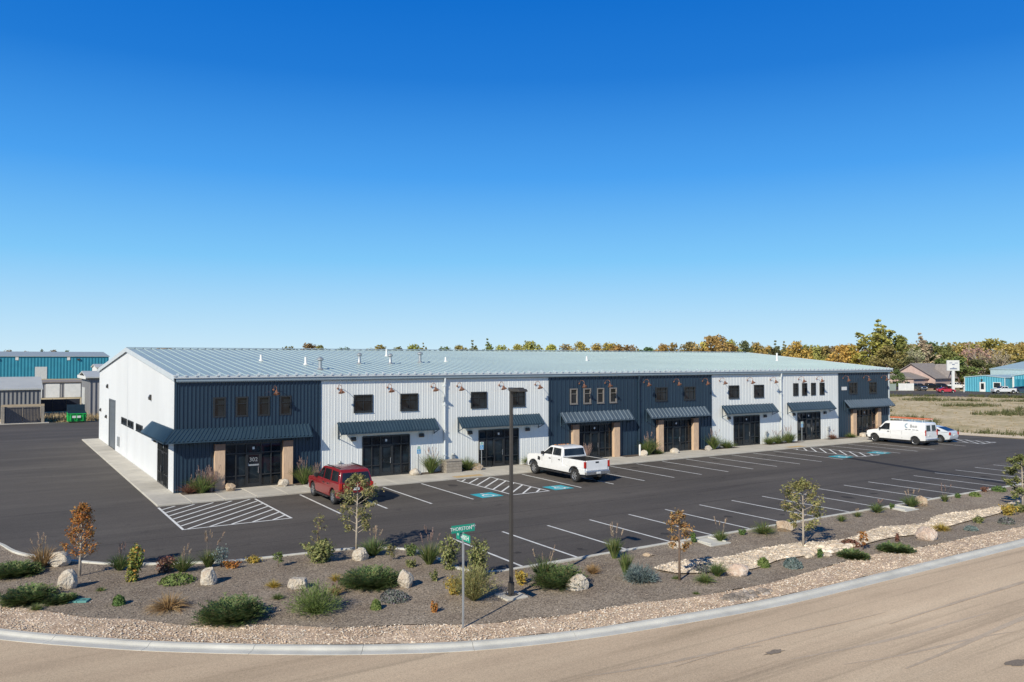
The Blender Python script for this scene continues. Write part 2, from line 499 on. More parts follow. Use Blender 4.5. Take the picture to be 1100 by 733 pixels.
def fieldmat():
    m, nt, b, N, L = newmat('dry_field')
    tc = N.new('ShaderNodeTexCoord')
    mp = N.new('ShaderNodeMapping'); mp.inputs['Rotation'].default_value = (0, 0, .57)
    mp.inputs['Scale'].default_value = (.35, 1, 1)
    L.new(tc.outputs['Object'], mp.inputs['Vector'])
    n = N.new('ShaderNodeTexNoise'); n.inputs['Scale'].default_value = .12; n.inputs['Detail'].default_value = 10; n.inputs['Roughness'].default_value = .7
    L.new(tc.outputs['Object'], n.inputs['Vector'])
    n2 = N.new('ShaderNodeTexNoise'); n2.inputs['Scale'].default_value = 1.1; n2.inputs['Detail'].default_value = 8; n2.inputs['Roughness'].default_value = .7
    L.new(mp.outputs['Vector'], n2.inputs['Vector'])
    r = ramp(nt, [(.33, (.30, .26, .125)), (.44, (.50, .41, .25)), (.58, (.60, .49, .325)), (.75, (.64, .53, .38))])
    L.new(n.outputs['Fac'], r.inputs['Fac'])
    r2 = ramp(nt, [(.3, (.55, .56, .45)), (.5, (.95, .95, .95)), (.7, (1.2, 1.18, 1.15))])
    L.new(n2.outputs['Fac'], r2.inputs['Fac'])
    mx = N.new('ShaderNodeMix'); mx.data_type = 'RGBA'; mx.blend_type = 'MULTIPLY'; mx.inputs['Factor'].default_value = 1
    L.new(r.outputs['Color'], mx.inputs['A']); L.new(r2.outputs['Color'], mx.inputs['B'])
    L.new(mx.outputs['Result'], b.inputs['Base Color'])
    b.inputs['Roughness'].default_value = 1; b.inputs['Specular IOR Level'].default_value = .1
    bp = N.new('ShaderNodeBump'); bp.inputs['Strength'].default_value = .3; bp.inputs['Distance'].default_value = .1
    L.new(n2.outputs['Fac'], bp.inputs['Height']); L.new(bp.outputs['Normal'], b.inputs['Normal'])
    return m


M['field'] = fieldmat()
g = MB(); g.face([(-4000, -4000, -.06), (4000, -4000, -.06), (4000, 4000, -.06), (-4000, 4000, -.06)])
tag(g.build('ground', M['field']), kind='structure')
road = sheet('road', [(-60, -95), (170, -95), (170, -20), (-5, -20), (-12, 8), (-60, 8)], lambda x, y: -.02, M['road'])
sheet('far_road', [(150.5, 72.5), (174.5, 38), (171, 20), (205, 20), (201.6, 46), (201.8, 61), (188, 76), (166, 92)], lambda x, y: -.03, M['asphalt'])

lot_poly = LOT_KERB + [(96, -24), (83, -16.5), (79.2, -10.7), (78.2, -4), (78.2, 2.9), (78.6, 55), (40, 68.2), (-45, 68.2), (-45, 2)]
lot = sheet('parking_lot', lot_poly, lambda x, y: 0., M['asphalt'])
gravel_poly = [(-17.8, 1.6)] + LOT_KERB[LOT_KERB.index(min(LOT_KERB, key=lambda p: abs(p[0] + 16))):] + GRAV[::-1]
sheet('gravel_bed', gravel_poly, gz, M['gravel'], .45)
sheet('pebble_strip', GRAV + ROAD_KERB[::-1], lambda x, y: .06 + .03 * noise.noise(Vector((x, y, .7))), M['pebble'], .5)
sheet('dry_creek', CREEK, lambda x, y: gz(x, y) + .05, M['creek'], .35)


def sweep(name, line, prof, mat, piece=None, gap=.012, kind='structure', bevel=.015):
    """prof of (offset to the right of travel, height)"""
    P = [Vector(p) for p in line]
    L_ = [0]
    for a, b in zip(P, P[1:]): L_.append(L_[-1] + (b - a).length)
    def at(d):
        d = max(0, min(L_[-1], d))
        for i in range(len(P) - 1):
            if d <= L_[i + 1] + 1e-9:
                t = (d - L_[i]) / max(1e-9, L_[i + 1] - L_[i]); return P[i].lerp(P[i + 1], t)
        return P[-1]
    mb = MB()
    d = 0; tot = L_[-1]; piece = piece or tot
    while d < tot - .01:
        e = min(tot, d + piece)
        n = max(1, int((e - d) / .5))
        ds = [d + gap / 2 + (e - d - gap) * k / n for k in range(n + 1)]
        rows = []
        for q in ds:
            p = at(q); t = (at(q + .15) - at(q - .15)).normalized(); r = Vector((t.y, -t.x))
            rows.append([(p.x + r.x * o, p.y + r.y * o, z) for o, z in prof])
        m = len(prof)
        fs = [(i * m + k, (i + 1) * m + k, (i + 1) * m + (k + 1) % m, i * m + (k + 1) % m) for i in range(n) for k in range(m)]
        fs += [tuple(range(m)), tuple(range(n * m, n * m + m))[::-1]]
        mb.add([v for r_ in rows for v in r_], fs)
        d = e
    o = mb.build(name, mat, merge=False)
    return tag(o, kind=kind) if kind else o


sweep('kerb', ROAD_KERB, [(0, -.1), (0, .058), (.15, .062), (.21, .04), (.27, .002), (.33, -.012), (.60, -.008), (.61, -.1)], M['kerb_concrete'], 3.05)
sweep('parking_kerb', LOT_KERB, [(-.005, -.1), (-.005, .10), (.01, .115), (.15, .115), (.165, .1), (.165, -.1)], M['kerb_concrete'], 3.05)

# pavement round the building
sw = MB()
def slab(mb, x0, x1, y0, y1, z, piece):
    n = max(1, round(max(x1 - x0, y1 - y0) / piece))
    for k in range(n):
        if x1 - x0 > y1 - y0:
            a = x0 + (x1 - x0) * k / n; b = x0 + (x1 - x0) * (k + 1) / n
            mb.box(a + .006, b - .006, y0, y1, -.1, z)
        else:
            a = y0 + (y1 - y0) * k / n; b = y0 + (y1 - y0) * (k + 1) / n
            mb.box(x0, x1, a + .006, b - .006, -.1, z)
slab(sw, -1.54, 74.5, -3.66, -.0, .10, 1.83)
slab(sw, -1.54, -.0, .01, 40.4, .10, 1.83)
tag(sw.build('sidewalk', M['concrete'], bevel=.02, segs=1), kind='structure')
fk = MB()
for a, b in ((78.25, 78.45),): fk.box(a, b, -3.8, 50, -.08, .08)
tag(fk.build('lot_edge_kerb', M['concrete']), kind='structure')
sheet('dirt_path', [(78.5, -3.5), (80.3, -10.6), (84, -16.8), (97, -24), (97, -20), (86, -12), (82.5, -5), (81.6, 3), (82, 40), (78.5, 40)],
      lambda x, y: -.02, M['creek'])
beds = MB()
for a, b in ((.3, 2.2), (7.15, 11.6), (15.9, 20.8), (25.0, 29.5), (34.65, 38.7), (43.75, 48.2), (52.2, 57.3), (61.3, 65.9)):
    beds.face([(a, -1.0, .106), (b, -1.0, .106), (b, -.03, .106), (a, -.03, .106)])
tag(beds.build('planting_bed', M['soil']), kind='structure')
pad = MB()
for x in (17.3, 51.95):
    pad.face([(x, -3.62, .104), (x + 2.2, -3.62, .104), (x + 2.2, -2.9, .104), (x, -2.9, .104)])
M['warn'] = pm('warning_tile', (.52, .36, .17), .8, 0, .1, 3)
tag(pad.build('warning_tile', M['warn']), kind='structure')


# painted markings: children of the lot
def stripe(mb, a, b, w=.12, z=.006):
    a = Vector(a); b = Vector(b); t = (b - a).normalized(); r = Vector((t.y, -t.x)) * w / 2
    mb.face([(*(a + r), z), (*(b + r), z), (*(b - r), z), (*(a - r), z)])


ROW1 = [6.37, 9.04, 11.75, 14.45, 22.35, 25.0, 27.68, 30.4, 33.05, 35.75, 38.4, 41.05, 43.75, 46.4, 49.1, 57.15, 59.85, 62.5, 67.8]
ROW2 = [8.35, 11.05, 13.66, 16.27, 18.87, 21.45, 24.05, 26.65, 29.25, 31.9, 34.5, 37.1, 39.7, 42.35, 45.0, 47.65, 50.35, 53.05, 55.75, 58.4, 61.1, 63.8]
for x in ROW1:
    mb = MB(); stripe(mb, (x, -4.0), (x - .12, -11.0)); mb.build('parking_line', M['worn_paint'], lot)
for x in ROW2:
    mb = MB(); stripe(mb, (x, -19.4), (x - .05, -25.35)); mb.build('parking_line', M['worn_paint'], lot)


def hatch(x0, x1, y0, y1, step, drop=0):
    mb = MB()
    edges = [((x0, y1), (x0, y0)), ((x1, y1), (x1, y0)), ((x0 + .055, y0 + .05), (x1 - .055, y0 + .05))]
    for a, b in edges: stripe(mb, a, b)
    c = (y0 - x1) + step
    while c < y1 - x0:
        pts = []
        for x in (x0 + .06, x1 - .06):
            y = x + c
            if y0 + .11 <= y <= y1: pts.append((x, y))
        for y in (y0 + .11, y1):
            x = y - c
            if x0 + .06 < x < x1 - .06: pts.append((x, y))
        if len(pts) >= 2:
            pts.sort()
            if (Vector(pts[0]) - Vector(pts[-1])).length > .15: stripe(mb, pts[0], pts[-1], .125, .010)
        c += step
    return mb.build('hatched_marking', M['white_paint'], lot)


hatch(-1.52, 3.7, -10.85, -4.0, 1.02)
hatch(17.1, 19.75, -11.0, -4.0, 1.0)
hatch(51.8, 54.45, -10.8, -4.0, 1.0)
hatch(70.9, 73.6, -10.8, -4.0, 1.0)


def access_symbol(cx, cy):
    mb = MB(); s = .74
    mb.face([(cx - s, cy - s, .006), (cx + s, cy - s, .006), (cx + s, cy + s, .006), (cx - s, cy + s, .006)])
    o = mb.build('accessible_symbol', M['blue_paint'], lot)
    w = MB(); z = .010
    def arc(x, y, r, a0, a1, t, n=18):
        for k in range(n):
            a = R(a0 + (a1 - a0) * k / n); b = R(a0 + (a1 - a0) * (k + 1) / n)
            w.face([(cx + x + q * math.cos(u), cy + y + q * math.sin(u), z) for q, u in ((r - t / 2, a), (r + t / 2, a), (r + t / 2, b), (r - t / 2, b))])
    arc(-.05, .52, .05, 0, 360, .10)
    arc(-.02, -.2, .33, 100, 350, .11, 22)
    for a, b in (((-.05, .4), (-.01, -.03)), ((-.02, .18), (.24, .18)), ((-.06, -.03), (.3, -.03)), ((.27, -.0), (.42, -.46)), ((.38, -.44), (.56, -.38))):
        stripe(w, (cx + a[0], cy + a[1]), (cx + b[0], cy + b[1]), .11, z + .002 + .001 * len(w.f) / 99)
    w.build('wheelchair_figure', M['white_paint'], o)


for q in ((15.72, -10.2), (21.0, -10.2), (50.45, -9.8), (55.8, -9.8)): access_symbol(*q)
mb = MB(); stripe(mb, (50.4, -10.2), (46.6, -25.3), .75, .004); mb.build('asphalt_seam', M['asphalt_patch'], lot)


# oil stains in the stalls and the joints between paving passes
M['stain'] = groundmat('stain', [(.3, (.040, .036, .033)), (.7, (.058, .052, .048))], [(0, (.8, .8, .8)), (1, (1.15, 1.15, 1.15))], 26, .3, .01)
rr = random.Random(12)
for k in range(34):
    if k < 17: x, y = ROW1[k] + 1.3 + rr.uniform(-.4, .4), rr.uniform(-7.2, -5.0)
    else: x, y = ROW2[k - 17] + 1.3 + rr.uniform(-.4, .4), rr.uniform(-24.5, -22)
    mb = MB(); n = 20; a = rr.uniform(.10, .34); e = rr.uniform(.6, 1.5)
    mb.face([(x + math.cos(TAU * j / n) * a * rr.uniform(.7, 1.15), y + math.sin(TAU * j / n) * a * e * rr.uniform(.7, 1.15), .0035) for j in range(n)])
    mb.build('oil_stain', M['stain'], lot)
for y0, x0, x1 in ((-12.3, -8, 78), (-15.7, -4, 79), (-19.0, 4.5, 80)):
    mb = MB(); n = 120; pts = [(x0 + (x1 - x0) * k / n, y0 + .05 * noise.noise(Vector((k * .3, y0, 0)))) for k in range(n + 1)]
    for a, b in zip(pts, pts[1:]):
        w = .02 * (.5 + rr.random()); mb.face([(a[0], a[1] - w, .003), (b[0], b[1] - w, .003), (b[0], b[1] + w, .003), (a[0], a[1] + w, .003)])
    mb.build('paving_joint', M['stain'], lot)

# repairs and tyre marks on the street: flat patches that belong to the road
M['tar'] = groundmat('tar', [(.3, (.19, .155, .12)), (.7, (.27, .22, .175))], [(0, (.8, .8, .8)), (1, (1.15, 1.15, 1.15))], 30, .3, .01)
M['tyre_mark'] = groundmat('tyre_mark', [(.3, (.40, .315, .23)), (.5, (.465, .37, .275)), (.7, (.52, .42, .31))], [(0, (.85, .85, .85)), (1, (1.1, 1.1, 1.1))], 40, .3, .01, big_scale=1.5)
rr = random.Random(31)
for (x, y), rx, ry in (((9.1, -36.75), .42, .13), ((13.9, -40.8), .4, .2)):
    mb = MB(); n = 18
    mb.face([(x + math.cos(TAU * k / n) * rx * rr.uniform(.6, 1.2), y + math.sin(TAU * k / n) * ry * rr.uniform(.6, 1.2), -.008) for k in range(n)])
    mb.build('tar_patch', M['tar'], road)
for zi, ((x0, y0), (x1, y1), w) in enumerate((((9.0, -37.4), (17.8, -38.3), .16), ((9.9, -38.3), (16.5, -39.6), .12), ((3.6, -35.2), (9.2, -36.3), .14), ((11.0, -39.3), (24, -39.0), .2), ((6, -36.0), (15, -36.2), .1), ((-4, -33.6), (4, -36.2), .13), ((14, -37.2), (34, -36.6), .18))):
    mb = MB(); N_ = 26; L0 = []; R0 = []
    for k in range(N_ + 1):
        t = k / N_; x = x0 + (x1 - x0) * t; y = y0 + (y1 - y0) * t + .12 * math.sin(t * 5 + x0)
        ww = w * (.35 + .65 * math.sin(PI * t)) * rr.uniform(.75, 1.15)
        L0.append((x, y + ww / 2, -.0165 + zi * .001)); R0.append((x, y - ww / 2, -.0165 + zi * .001))
    for k in range(N_):
        mb.face([R0[k], R0[k + 1], L0[k + 1], L0[k]])
    mb.build('tyre_mark', M['tyre_mark'], road)

# loose stones
def scatter(name, poly, n, r0, r1, zf, mat, seed, label=None):
    rr = random.Random(seed)
    xs = [p[0] for p in poly]; ys = [p[1] for p in poly]
    mb = MB(); k = 0
    X1 = min(max(xs), 46)
    while k < n:
        x = min(xs) + (X1 - min(xs)) * rr.random() ** 1.25; y = rr.uniform(min(ys), max(ys))
        if x < -14 or not inside((x, y), poly): continue
        r = r0 + (r1 - r0) * rr.random() ** 2
        a = rr.uniform(0, TAU); c, s = math.cos(a), math.sin(a)
        sx, sy, sz = r * rr.uniform(.8, 1.3), r * rr.uniform(.7, 1.1), r * rr.uniform(.5, .85)
        z = zf(x, y) + sz * .35
        v = []
        for px, py, pz in ((1, 0, 0), (.1, 1, 0), (-1, .1, 0), (0, -1, 0), (.55, .5, .75), (-.5, .45, .8), (-.4, -.55, .75), (.5, -.5, .8)):
            px *= sx * rr.uniform(.8, 1.15); py *= sy * rr.uniform(.8, 1.15); pz *= sz * rr.uniform(.8, 1.2)
            v.append((x + px * c - py * s, y + px * s + py * c, z + pz))
        mb.add(v, [(0, 1, 4), (1, 5, 4), (1, 2, 5), (2, 6, 5), (2, 3, 6), (3, 7, 6), (3, 0, 7), (0, 4, 7), (4, 5, 6, 7)])
        k += 1
    o = mb.build(name, mat)
    return tag(o, label, None, None, 'stuff')


M['stone_mix'] = leafmat('stone_mix', [(.50, .40, .29), (.62, .50, .38), (.66, .55, .42), (.54, .41, .31), (.72, .64, .53), (.52, .46, .39)], 0, .85)
M['chip_mix'] = leafmat('chip_mix', [(.16, .14, .12), (.26, .22, .185), (.32, .27, .23), (.20, .17, .145), (.42, .37, .32)], 0, .9)
M['cobble_mix'] = leafmat('cobble_mix', [(.66, .55, .42), (.72, .63, .51), (.60, .48, .36), (.52, .45, .37), (.68, .58, .45)], 0, .85)
scatter('pebbles', GRAV + ROAD_KERB[::-1], 15000, .018, .042, lambda x, y: .06, M['stone_mix'], 1, 'tan river pebbles along the street kerb')
scatter('gravel_chips', gravel_poly, 9000, .015, .036, gz, M['chip_mix'], 2, 'dark grey gravel chips mulching the planted strip')
scatter('creek_stones', CREEK, 4200, .03, .075, lambda x, y: gz(x, y) + .05, M['cobble_mix'], 3, 'pale stones lining the dry creek bed')

# ------------------------------------------------------------------ the long workshop building
EH, RH, BD, BL = 7.0, 8.9, 40.45, 72.9
bld = thing('commercial_building', 'long two-storey metal building with pale grey and dark blue ribbed bays', 'building')


def rib_profile(x0, x1, kind):
    """list of (x, offset) along a ribbed sheet"""
    out = [(x0, 0)]
    p = (.232 if x0 < 20 else .405) if kind == 'blue' else .406
    n = int((x1 - x0 - .05) / p)
    s = x0 + ((x1 - x0) - n * p) / 2
    for k in range(n):
        a = s + k * p
        if kind == 'blue':
            out += [(a + .06, 0), (a + .075, .045), (a + .135, .045), (a + .15, 0)]
        else:
            out += [(a + .04, 0), (a + .055, .015), (a + .085, .015), (a + .10, 0), (a + .22, 0), (a + .235, .006), (a + .265, .006), (a + .28, 0)]
    out.append((x1, 0))
    return out


def ribbed(mb, x0, x1, z0, top, kind, openings, place):
    prof = rib_profile(x0, x1, kind)
    xs = sorted(set([round(p[0], 4) for p in prof] + [round(e, 4) for o in openings for e in o[:2] if x0 < e < x1]))
    def off(x):
        for (a, p), (b, q) in zip(prof, prof[1:]):
            if a - 1e-6 <= x <= b + 1e-6:
                return p + (q - p) * (x - a) / max(1e-6, b - a)
        return 0
    for a, b in zip(xs, xs[1:]):
        m = (a + b) / 2
        iv = [(z0, None)]
        for o in sorted([o for o in openings if o[0] < m < o[1]], key=lambda o: o[2]):
            iv[-1] = (iv[-1][0], o[2]); iv.append((o[3], None))
        for lo, hi in iv:
            h0, h1 = (top(a), top(b)) if hi is None else (hi, hi)
            if h0 - lo < 1e-4: continue
            mb.face([place(a, off(a), lo), place(b, off(b), lo), place(b, off(b), h1), place(a, off(a), h0)])


front = lambda x, o, z: (x, -o, z)
BAYS = [(0, 8.98, 'blue'), (8.98, 18.25, 'gray'), (18.25, 27.55, 'gray'), (27.55, 36.8, 'blue'), (36.8, 45.5, 'blue'), (45.5, 55.0, 'gray'), (55.0, 64.1, 'gray'), (64.1, BL, 'blue')]
WIDE, NARROW = (1.3, 4.56, 5.70), (.68, 4.57, 5.76)
WINS = [[(x, NARROW) for x in (2.58, 3.93, 5.3, 6.68)], [(x, WIDE) for x in (12.02, 15.46)], [(x, WIDE) for x in (21.15, 24.6)],
        [(x, NARROW) for x in (29.97, 31.33, 32.7, 34.05)], [(x, WIDE) for x in (39.45, 42.83)], [(x, WIDE) for x in (48.5, 51.93)],
        [(x, NARROW) for x in (57.3, 58.65, 60.0, 61.38)], [(x, WIDE) for x in (66.55, 69.95)]]
SFX = [4.68, 13.74, 22.9, 32.1, 41.22, 50.22, 59.3, 68.5]
SFW, SFH = 1.76, 2.86
AWN = [(None, 8.28), (10.15, 17.5), (19.3, 26.6), (28.55, 35.75), (37.6, 44.75), (46.8, 53.9), (55.9, 62.7), (64.9, 72.9)]
LAMPS = [5.9, 10.2, 13.8, 17.2, 19.3, 22.9, 26.2, 30.5, 33.15, 37.4, 40.9, 44.4, 46.6, 50.3, 53.55, 57.7, 60.5, 64.8, 68.3, 71.5]


def window(x, spec, bay, place=None, fm=None, tall=True):
    w, z0, z1 = spec
    fm = fm or M['black_frame']
    P = place or (lambda a, d, z: (a, d, z))          # a along the wall, d depth into it (+)
    def bx(mb, a0, a1, d0, d1, zz0, zz1):
        c = [P(a, d, z) for z in (zz0, zz1) for a, d in ((a0, d0), (a1, d0), (a1, d1), (a0, d1))]
        mb.add(c, [(3, 2, 1, 0), (4, 5, 6, 7), (0, 1, 5, 4), (1, 2, 6, 5), (2, 3, 7, 6), (3, 0, 4, 7)])
    a0, a1 = x - w / 2, x + w / 2
    mb = MB(); t = .06
    bx(mb, a0 - .035, a0 + t, -.062, .11, z0 - .03, z1 + .03); bx(mb, a1 - t, a1 + .035, -.062, .11, z0 - .03, z1 + .03)
    bx(mb, a0 + t, a1 - t, -.058, .11, z0 - .03, z0 + t); bx(mb, a0 + t, a1 - t, -.058, .11, z1 - t, z1 + .03)
    zb = z0 + (z1 - z0) * .66
    if tall: bx(mb, a0 + t, a1 - t, -.02, .06, zb - .022, zb + .022)
    if w > 1: bx(mb, x - .022, x + .022, -.024, .064, z0 + t, z1 - t)
    o = mb.build('window', fm, bld)
    g_ = MB(); g_.face([P(a0, .035, z0), P(a1, .035, z0), P(a1, .035, z1), P(a0, .035, z1)])
    g_.build('pane', M['glass'], o)
    if fm is M['tan_frame'] or w > 1 and fm is M['black_frame']:
        s = MB(); bx(s, a0 - .06, a1 + .06, -.085, -.055, z0 - .065, z0 - .03)
        s.build('sill', fm, o)
    return o


for i, (x0, x1, kind) in enumerate(BAYS):
    op = [(x - w[0] / 2, x + w[0] / 2, w[1], w[2]) for x, w in WINS[i]] + [(SFX[i] - SFW, SFX[i] + SFW, -.1, SFH)]
    mb = MB()
    ribbed(mb, x0, x1, 0, lambda x: EH, kind, op, front)
    w_ = mb.build('wall', M['blue_panel' if kind == 'blue' else 'gray_panel'], bld)
    w_['label'] = ('dark blue' if kind == 'blue' else 'pale grey') + ' ribbed wall bay'
    for x, sp in WINS[i]:
        window(x, sp, i, fm=M['tan_frame'] if kind == 'blue' and sp is NARROW and i else M['black_frame'])
    # corner trim between colours
    if i and BAYS[i - 1][2] != kind:
        MB().box(x0 - .06, x0 + .06, -.055, 0, 0, EH).build('corner_trim', M['blue_panel'], bld)
MB().box(-.05, .09, -.06, .0, 0, EH).build('corner_trim', M['blue_panel'], bld)
MB().box(BL - .09, BL + .05, -.06, .0, 0, EH).build('corner_trim', M['trim_light'], bld)

# gable end, back and far end
topg = lambda y: EH + (RH - EH) * (1 - abs(y - BD / 2) / (BD / 2))
gplace = lambda y, o, z: (-o, y, z)
GW = [(x, (2.95, 2.80, 3.27)) for x in (21.8, 18.05, 13.6)]
gop = [(x - w[0] / 2, x + w[0] / 2, w[1], w[2]) for x, w in GW] + [(2.0, 5.7, -.1, SFH), (27.6, 31.75, -.1, 4.4)]
mb = MB(); ribbed(mb, 0, BD / 2, 0, topg, 'gray', gop, gplace); ribbed(mb, BD / 2, BD, 0, topg, 'gray', gop, gplace)
mb.build('gable_wall', M['white_panel'], bld)
gl = lambda a, d, z: (d, a, z)
for x, sp in GW: window(x, sp, 0, place=gl, tall=False)
mb = MB()
mb.face([(BL, 0, 0), (BL, BD, 0), (BL, BD, EH), (BL, BD / 2, RH), (BL, 0, EH)])
mb.face([(BL, BD, 0), (0, BD, 0), (0, BD, EH), (BL, BD, EH)])
mb.build('rear_wall', M['white_panel'], bld)
# overhead door on the gable end
mb = MB()
for k in range(7): mb.box(.03, .075, 27.62, 31.73, .1 + k * .613, .1 + k * .613 + .6)
od = mb.build('overhead_door', M['door_gray'], bld, bevel=.01, segs=1)
mb = MB(); mb.box(-.06, .08, 27.5, 27.62, 0, 4.5); mb.box(-.06, .08, 31.73, 31.85, 0, 4.5); mb.box(-.062, .08, 27.62, 31.73, 4.38, 4.5)
mb.build('door_frame', M['door_gray'], od)

# roof
def roof_z(y, lift=0): return EH + (RH - EH) * (1 - abs(y - BD / 2) / (BD / 2)) + lift
mb = MB()
xa, xb = -.12, BL + .32
ys = [-.28, BD / 2, BD + .28]
mb.prism([(ys[0], roof_z(ys[0], .02)), (ys[1], roof_z(ys[1], .02)), (ys[2], roof_z(ys[2], .02)), (ys[2], roof_z(ys[2], .12)), (ys[1], roof_z(ys[1], .12)), (ys[0], roof_z(ys[0], .12))],
         lambda p: (xa, *p), lambda p: (xb, *p))
n = int((xb - xa) / .61)
for k in range(n + 1):
    x = xa + .03 + k * .61
    for y0, y1 in ((ys[0] - .01, BD / 2 - .1), (BD / 2 + .1, ys[2])):
        mb.add([(x + dx, y, roof_z(y, .118 + dz)) for y in (y0, y1) for dx, dz in ((0, 0), (.012, .045), (.048, .045), (.06, 0))],
               [(0, 1, 5, 4), (1, 2, 6, 5), (2, 3, 7, 6), (3, 2, 1, 0), (4, 5, 6, 7)])
roof = mb.build('roof', M['roof_steel'], bld)
mb = MB()
mb.prism([(BD / 2 - .3, roof_z(BD / 2 - .3, .19)), (BD / 2, RH + .23), (BD / 2 + .3, roof_z(BD / 2 + .3, .19)), (BD / 2, RH + .16)], lambda p: (xa - .02, *p), lambda p: (xb + .02, *p))
mb.build('ridge_cap', M['roof_steel'], roof)
for x0, x1 in ((xa - .035, xa - .002), (xb + .002, xb + .03)):
    mb = MB()
    mb.prism([(ys[0] - .02, roof_z(ys[0], -.14)), (BD / 2, RH - .14), (ys[2], roof_z(ys[2], -.14)), (ys[2], roof_z(ys[2], .20)), (BD / 2, RH + .20), (ys[0] - .02, roof_z(ys[0], .20))],
             lambda p: (x0, *p), lambda p: (x1, *p))
    mb.build('rake_trim', M['trim_light'], roof)
mb = MB()
mb.prism([(-.29, 7.0), (-.29, 7.11), (-.31, 7.11), (-.31, 6.98)], lambda p: (xa, *p), lambda p: (xb, *p))
for k in range(n + 1):
    x = xa + .03 + k * .61
    mb.box(x - .03, x + .09, -.36, -.30, 7.10, 7.19)
    if k % 2 == 0: mb.box(x + .2, x + .34, .25, .3, roof_z(.3, .12), roof_z(.3, .24))
mb.build('snow_guard', M['trim_light'], roof)
mb = MB()
mb.prism([(-.04, 6.74), (-.20, 6.74), (-.24, 6.80), (-.24, 6.97), (-.215, 6.97), (-.215, 6.83), (-.19, 6.765), (-.04, 6.765)], lambda p: (0, *p), lambda p: (BL + .1, *p))
mb.box(0, BL + .1, -.06, -.04, 6.72, 6.99)
mb.build('gutter', M['gutter_steel'], bld)
for x, c in ((18.25, 'trim_light'), (36.8, 'blue_panel'), (55.0, 'trim_light')):
    mb = MB()
    mb.tube([(x, -.18, 6.78), (x, -.17, 6.55), (x, -.11, 6.35), (x, -.11, .32), (x, -.2, .2)], .075, 10)
    for z in (1.2, 3.0, 4.8, 6.2): mb.box(x - .1, x + .1, -.19, -.0, z, z + .06)
    mb.build('downspout', M[c], bld, smooth=40)

# roof vents: pipes with flashing cones, and grey box vents
def vent(u, y, h, r, cap):
    z = roof_z(y, .11); mb = MB()
    mb.lathe([(r * 2.2, 0), (r * 1.5, .08), (r * 1.05, .14), (r, h)], 12, Matrix.Translation((u, y, z)))
    o = mb.build('vent_pipe', M['plate_white' if not cap else 'galv'], roof, smooth=40)
    if cap:
        MB().lathe([(r * 1.1, 0), (r * 1.9, .05), (r * 1.9, .16), (r * .4, .26), (0, .27)], 12, Matrix.Translation((u, y, z + h))).build('rain_cap', M['galv'], o, smooth=40)


VENTS = [(7.76, 9.54, 0.48, 0.09, 0), (10.22, 6.63, 0.59, 0.09, 0), (10.12, 3.21, 0.62, 0.13, 1), (14.6, 7.06, 0.61, 0.11, 1), (17.16, 6.98, 0.57, 0.11, 1), (20.17, 7.82, 0.65, 0.12, 1), (23.03, 8.73, 0.4, 0.08, 0), (19.9, 13.89, 0.61, 0.08, 0), (38.55, 9.25, 0.45, 0.09, 0), (65.73, 9.06, 0.9, 0.1, 0)]
for q in VENTS: vent(*q)

# storefronts
def storefront(cx, P, label=None, sign=None):
    def bx(mb, a0, a1, d0, d1, z0, z1):
        c = [P(a, d, z) for z in (z0, z1) for a, d in ((a0, d0), (a1, d0), (a1, d1), (a0, d1))]
        mb.add(c, [(3, 2, 1, 0), (4, 5, 6, 7), (0, 1, 5, 4), (1, 2, 6, 5), (2, 3, 7, 6), (3, 0, 4, 7)])
        return mb
    root = MB(); t = .06
    a0, a1 = cx - SFW, cx + SFW
    w = a1 - a0
    for f in (0, .19, .37, .63, .81, 1):
        x = a0 + w * f
        x0 = x - t / 2 if 0 < f < 1 else (x - .02 if f == 0 else x - .05)
        bx(root, x0, x0 + (t if 0 < f < 1 else .07), -.055, .1, .1, SFH + .0)
    z = 2.24
    bx(root, a0 + .05, a1 - .05, -.045, .09, z - .035, z + .035)
    bx(root, a0 + .05, a1 - .05, -.047, .09, SFH - .07, SFH + .03)
    bx(root, a0 + .05, a1 - .05, -.043, .09, .1, .2)
    for f0, f1 in ((0, .19), (.19, .37), (.63, .81), (.81, 1)):
        bx(root, a0 + w * f0 + .05, a0 + w * f1 - .05, -.035, .08, .82, .88)
    o = root.build('storefront', M['black_frame'], bld)
    g_ = MB()
    fs = (0, .19, .37, .63, .81, 1)
    for k in range(5):
        b0, b1 = a0 + w * fs[k], a0 + w * fs[k + 1]
        d = .03 + .002 * (k % 2)
        if k != 2:
            g_.face([P(b0, d, .2), P(b1, d, .2), P(b1, d, 2.24), P(b0, d, 2.24)])
        g_.face([P(b0, d, 2.24), P(b1, d, 2.24), P(b1, d, SFH), P(b0, d, SFH)])
    g_.build('glass_pane', M['glass'], o)
    dr = MB(); b0, b1 = a0 + w * .37 + .04, a0 + w * .63 - .04
    bx(dr, b0, b0 + .08, -.04, .06, .12, 2.2); bx(dr, b1 - .08, b1, -.04, .06, .12, 2.2)
    bx(dr, b0 + .08, b1 - .08, -.036, .06, .12, .34); bx(dr, b0 + .08, b1 - .08, -.036, .06, 2.1, 2.2)
    d = dr.build('door', M['black_frame'], o)
    g2 = MB(); g2.face([P(b0 + .06, .02, .3), P(b1 - .06, .02, .3), P(b1 - .06, .02, 2.12), P(b0 + .06, .02, 2.12)])
    g2.build('door_glass', M['glass'], o)
    h = MB(); bx(h, b1 - .16, b1 - .12, -.10, -.07, .95, 1.35); bx(h, b1 - .15, b1 - .13, -.07, -.036, 1.0, 1.03); bx(h, b1 - .15, b1 - .13, -.07, -.036, 1.27, 1.30)
    h.build('door_handle', M['chrome'], o)
    np_ = MB(); bx(np_, cx - .07, cx + .07, .018, .024, 2.45, 2.61)
    np_.build('suite_plate', M['plate_white'], o)
    return o, b0, b1


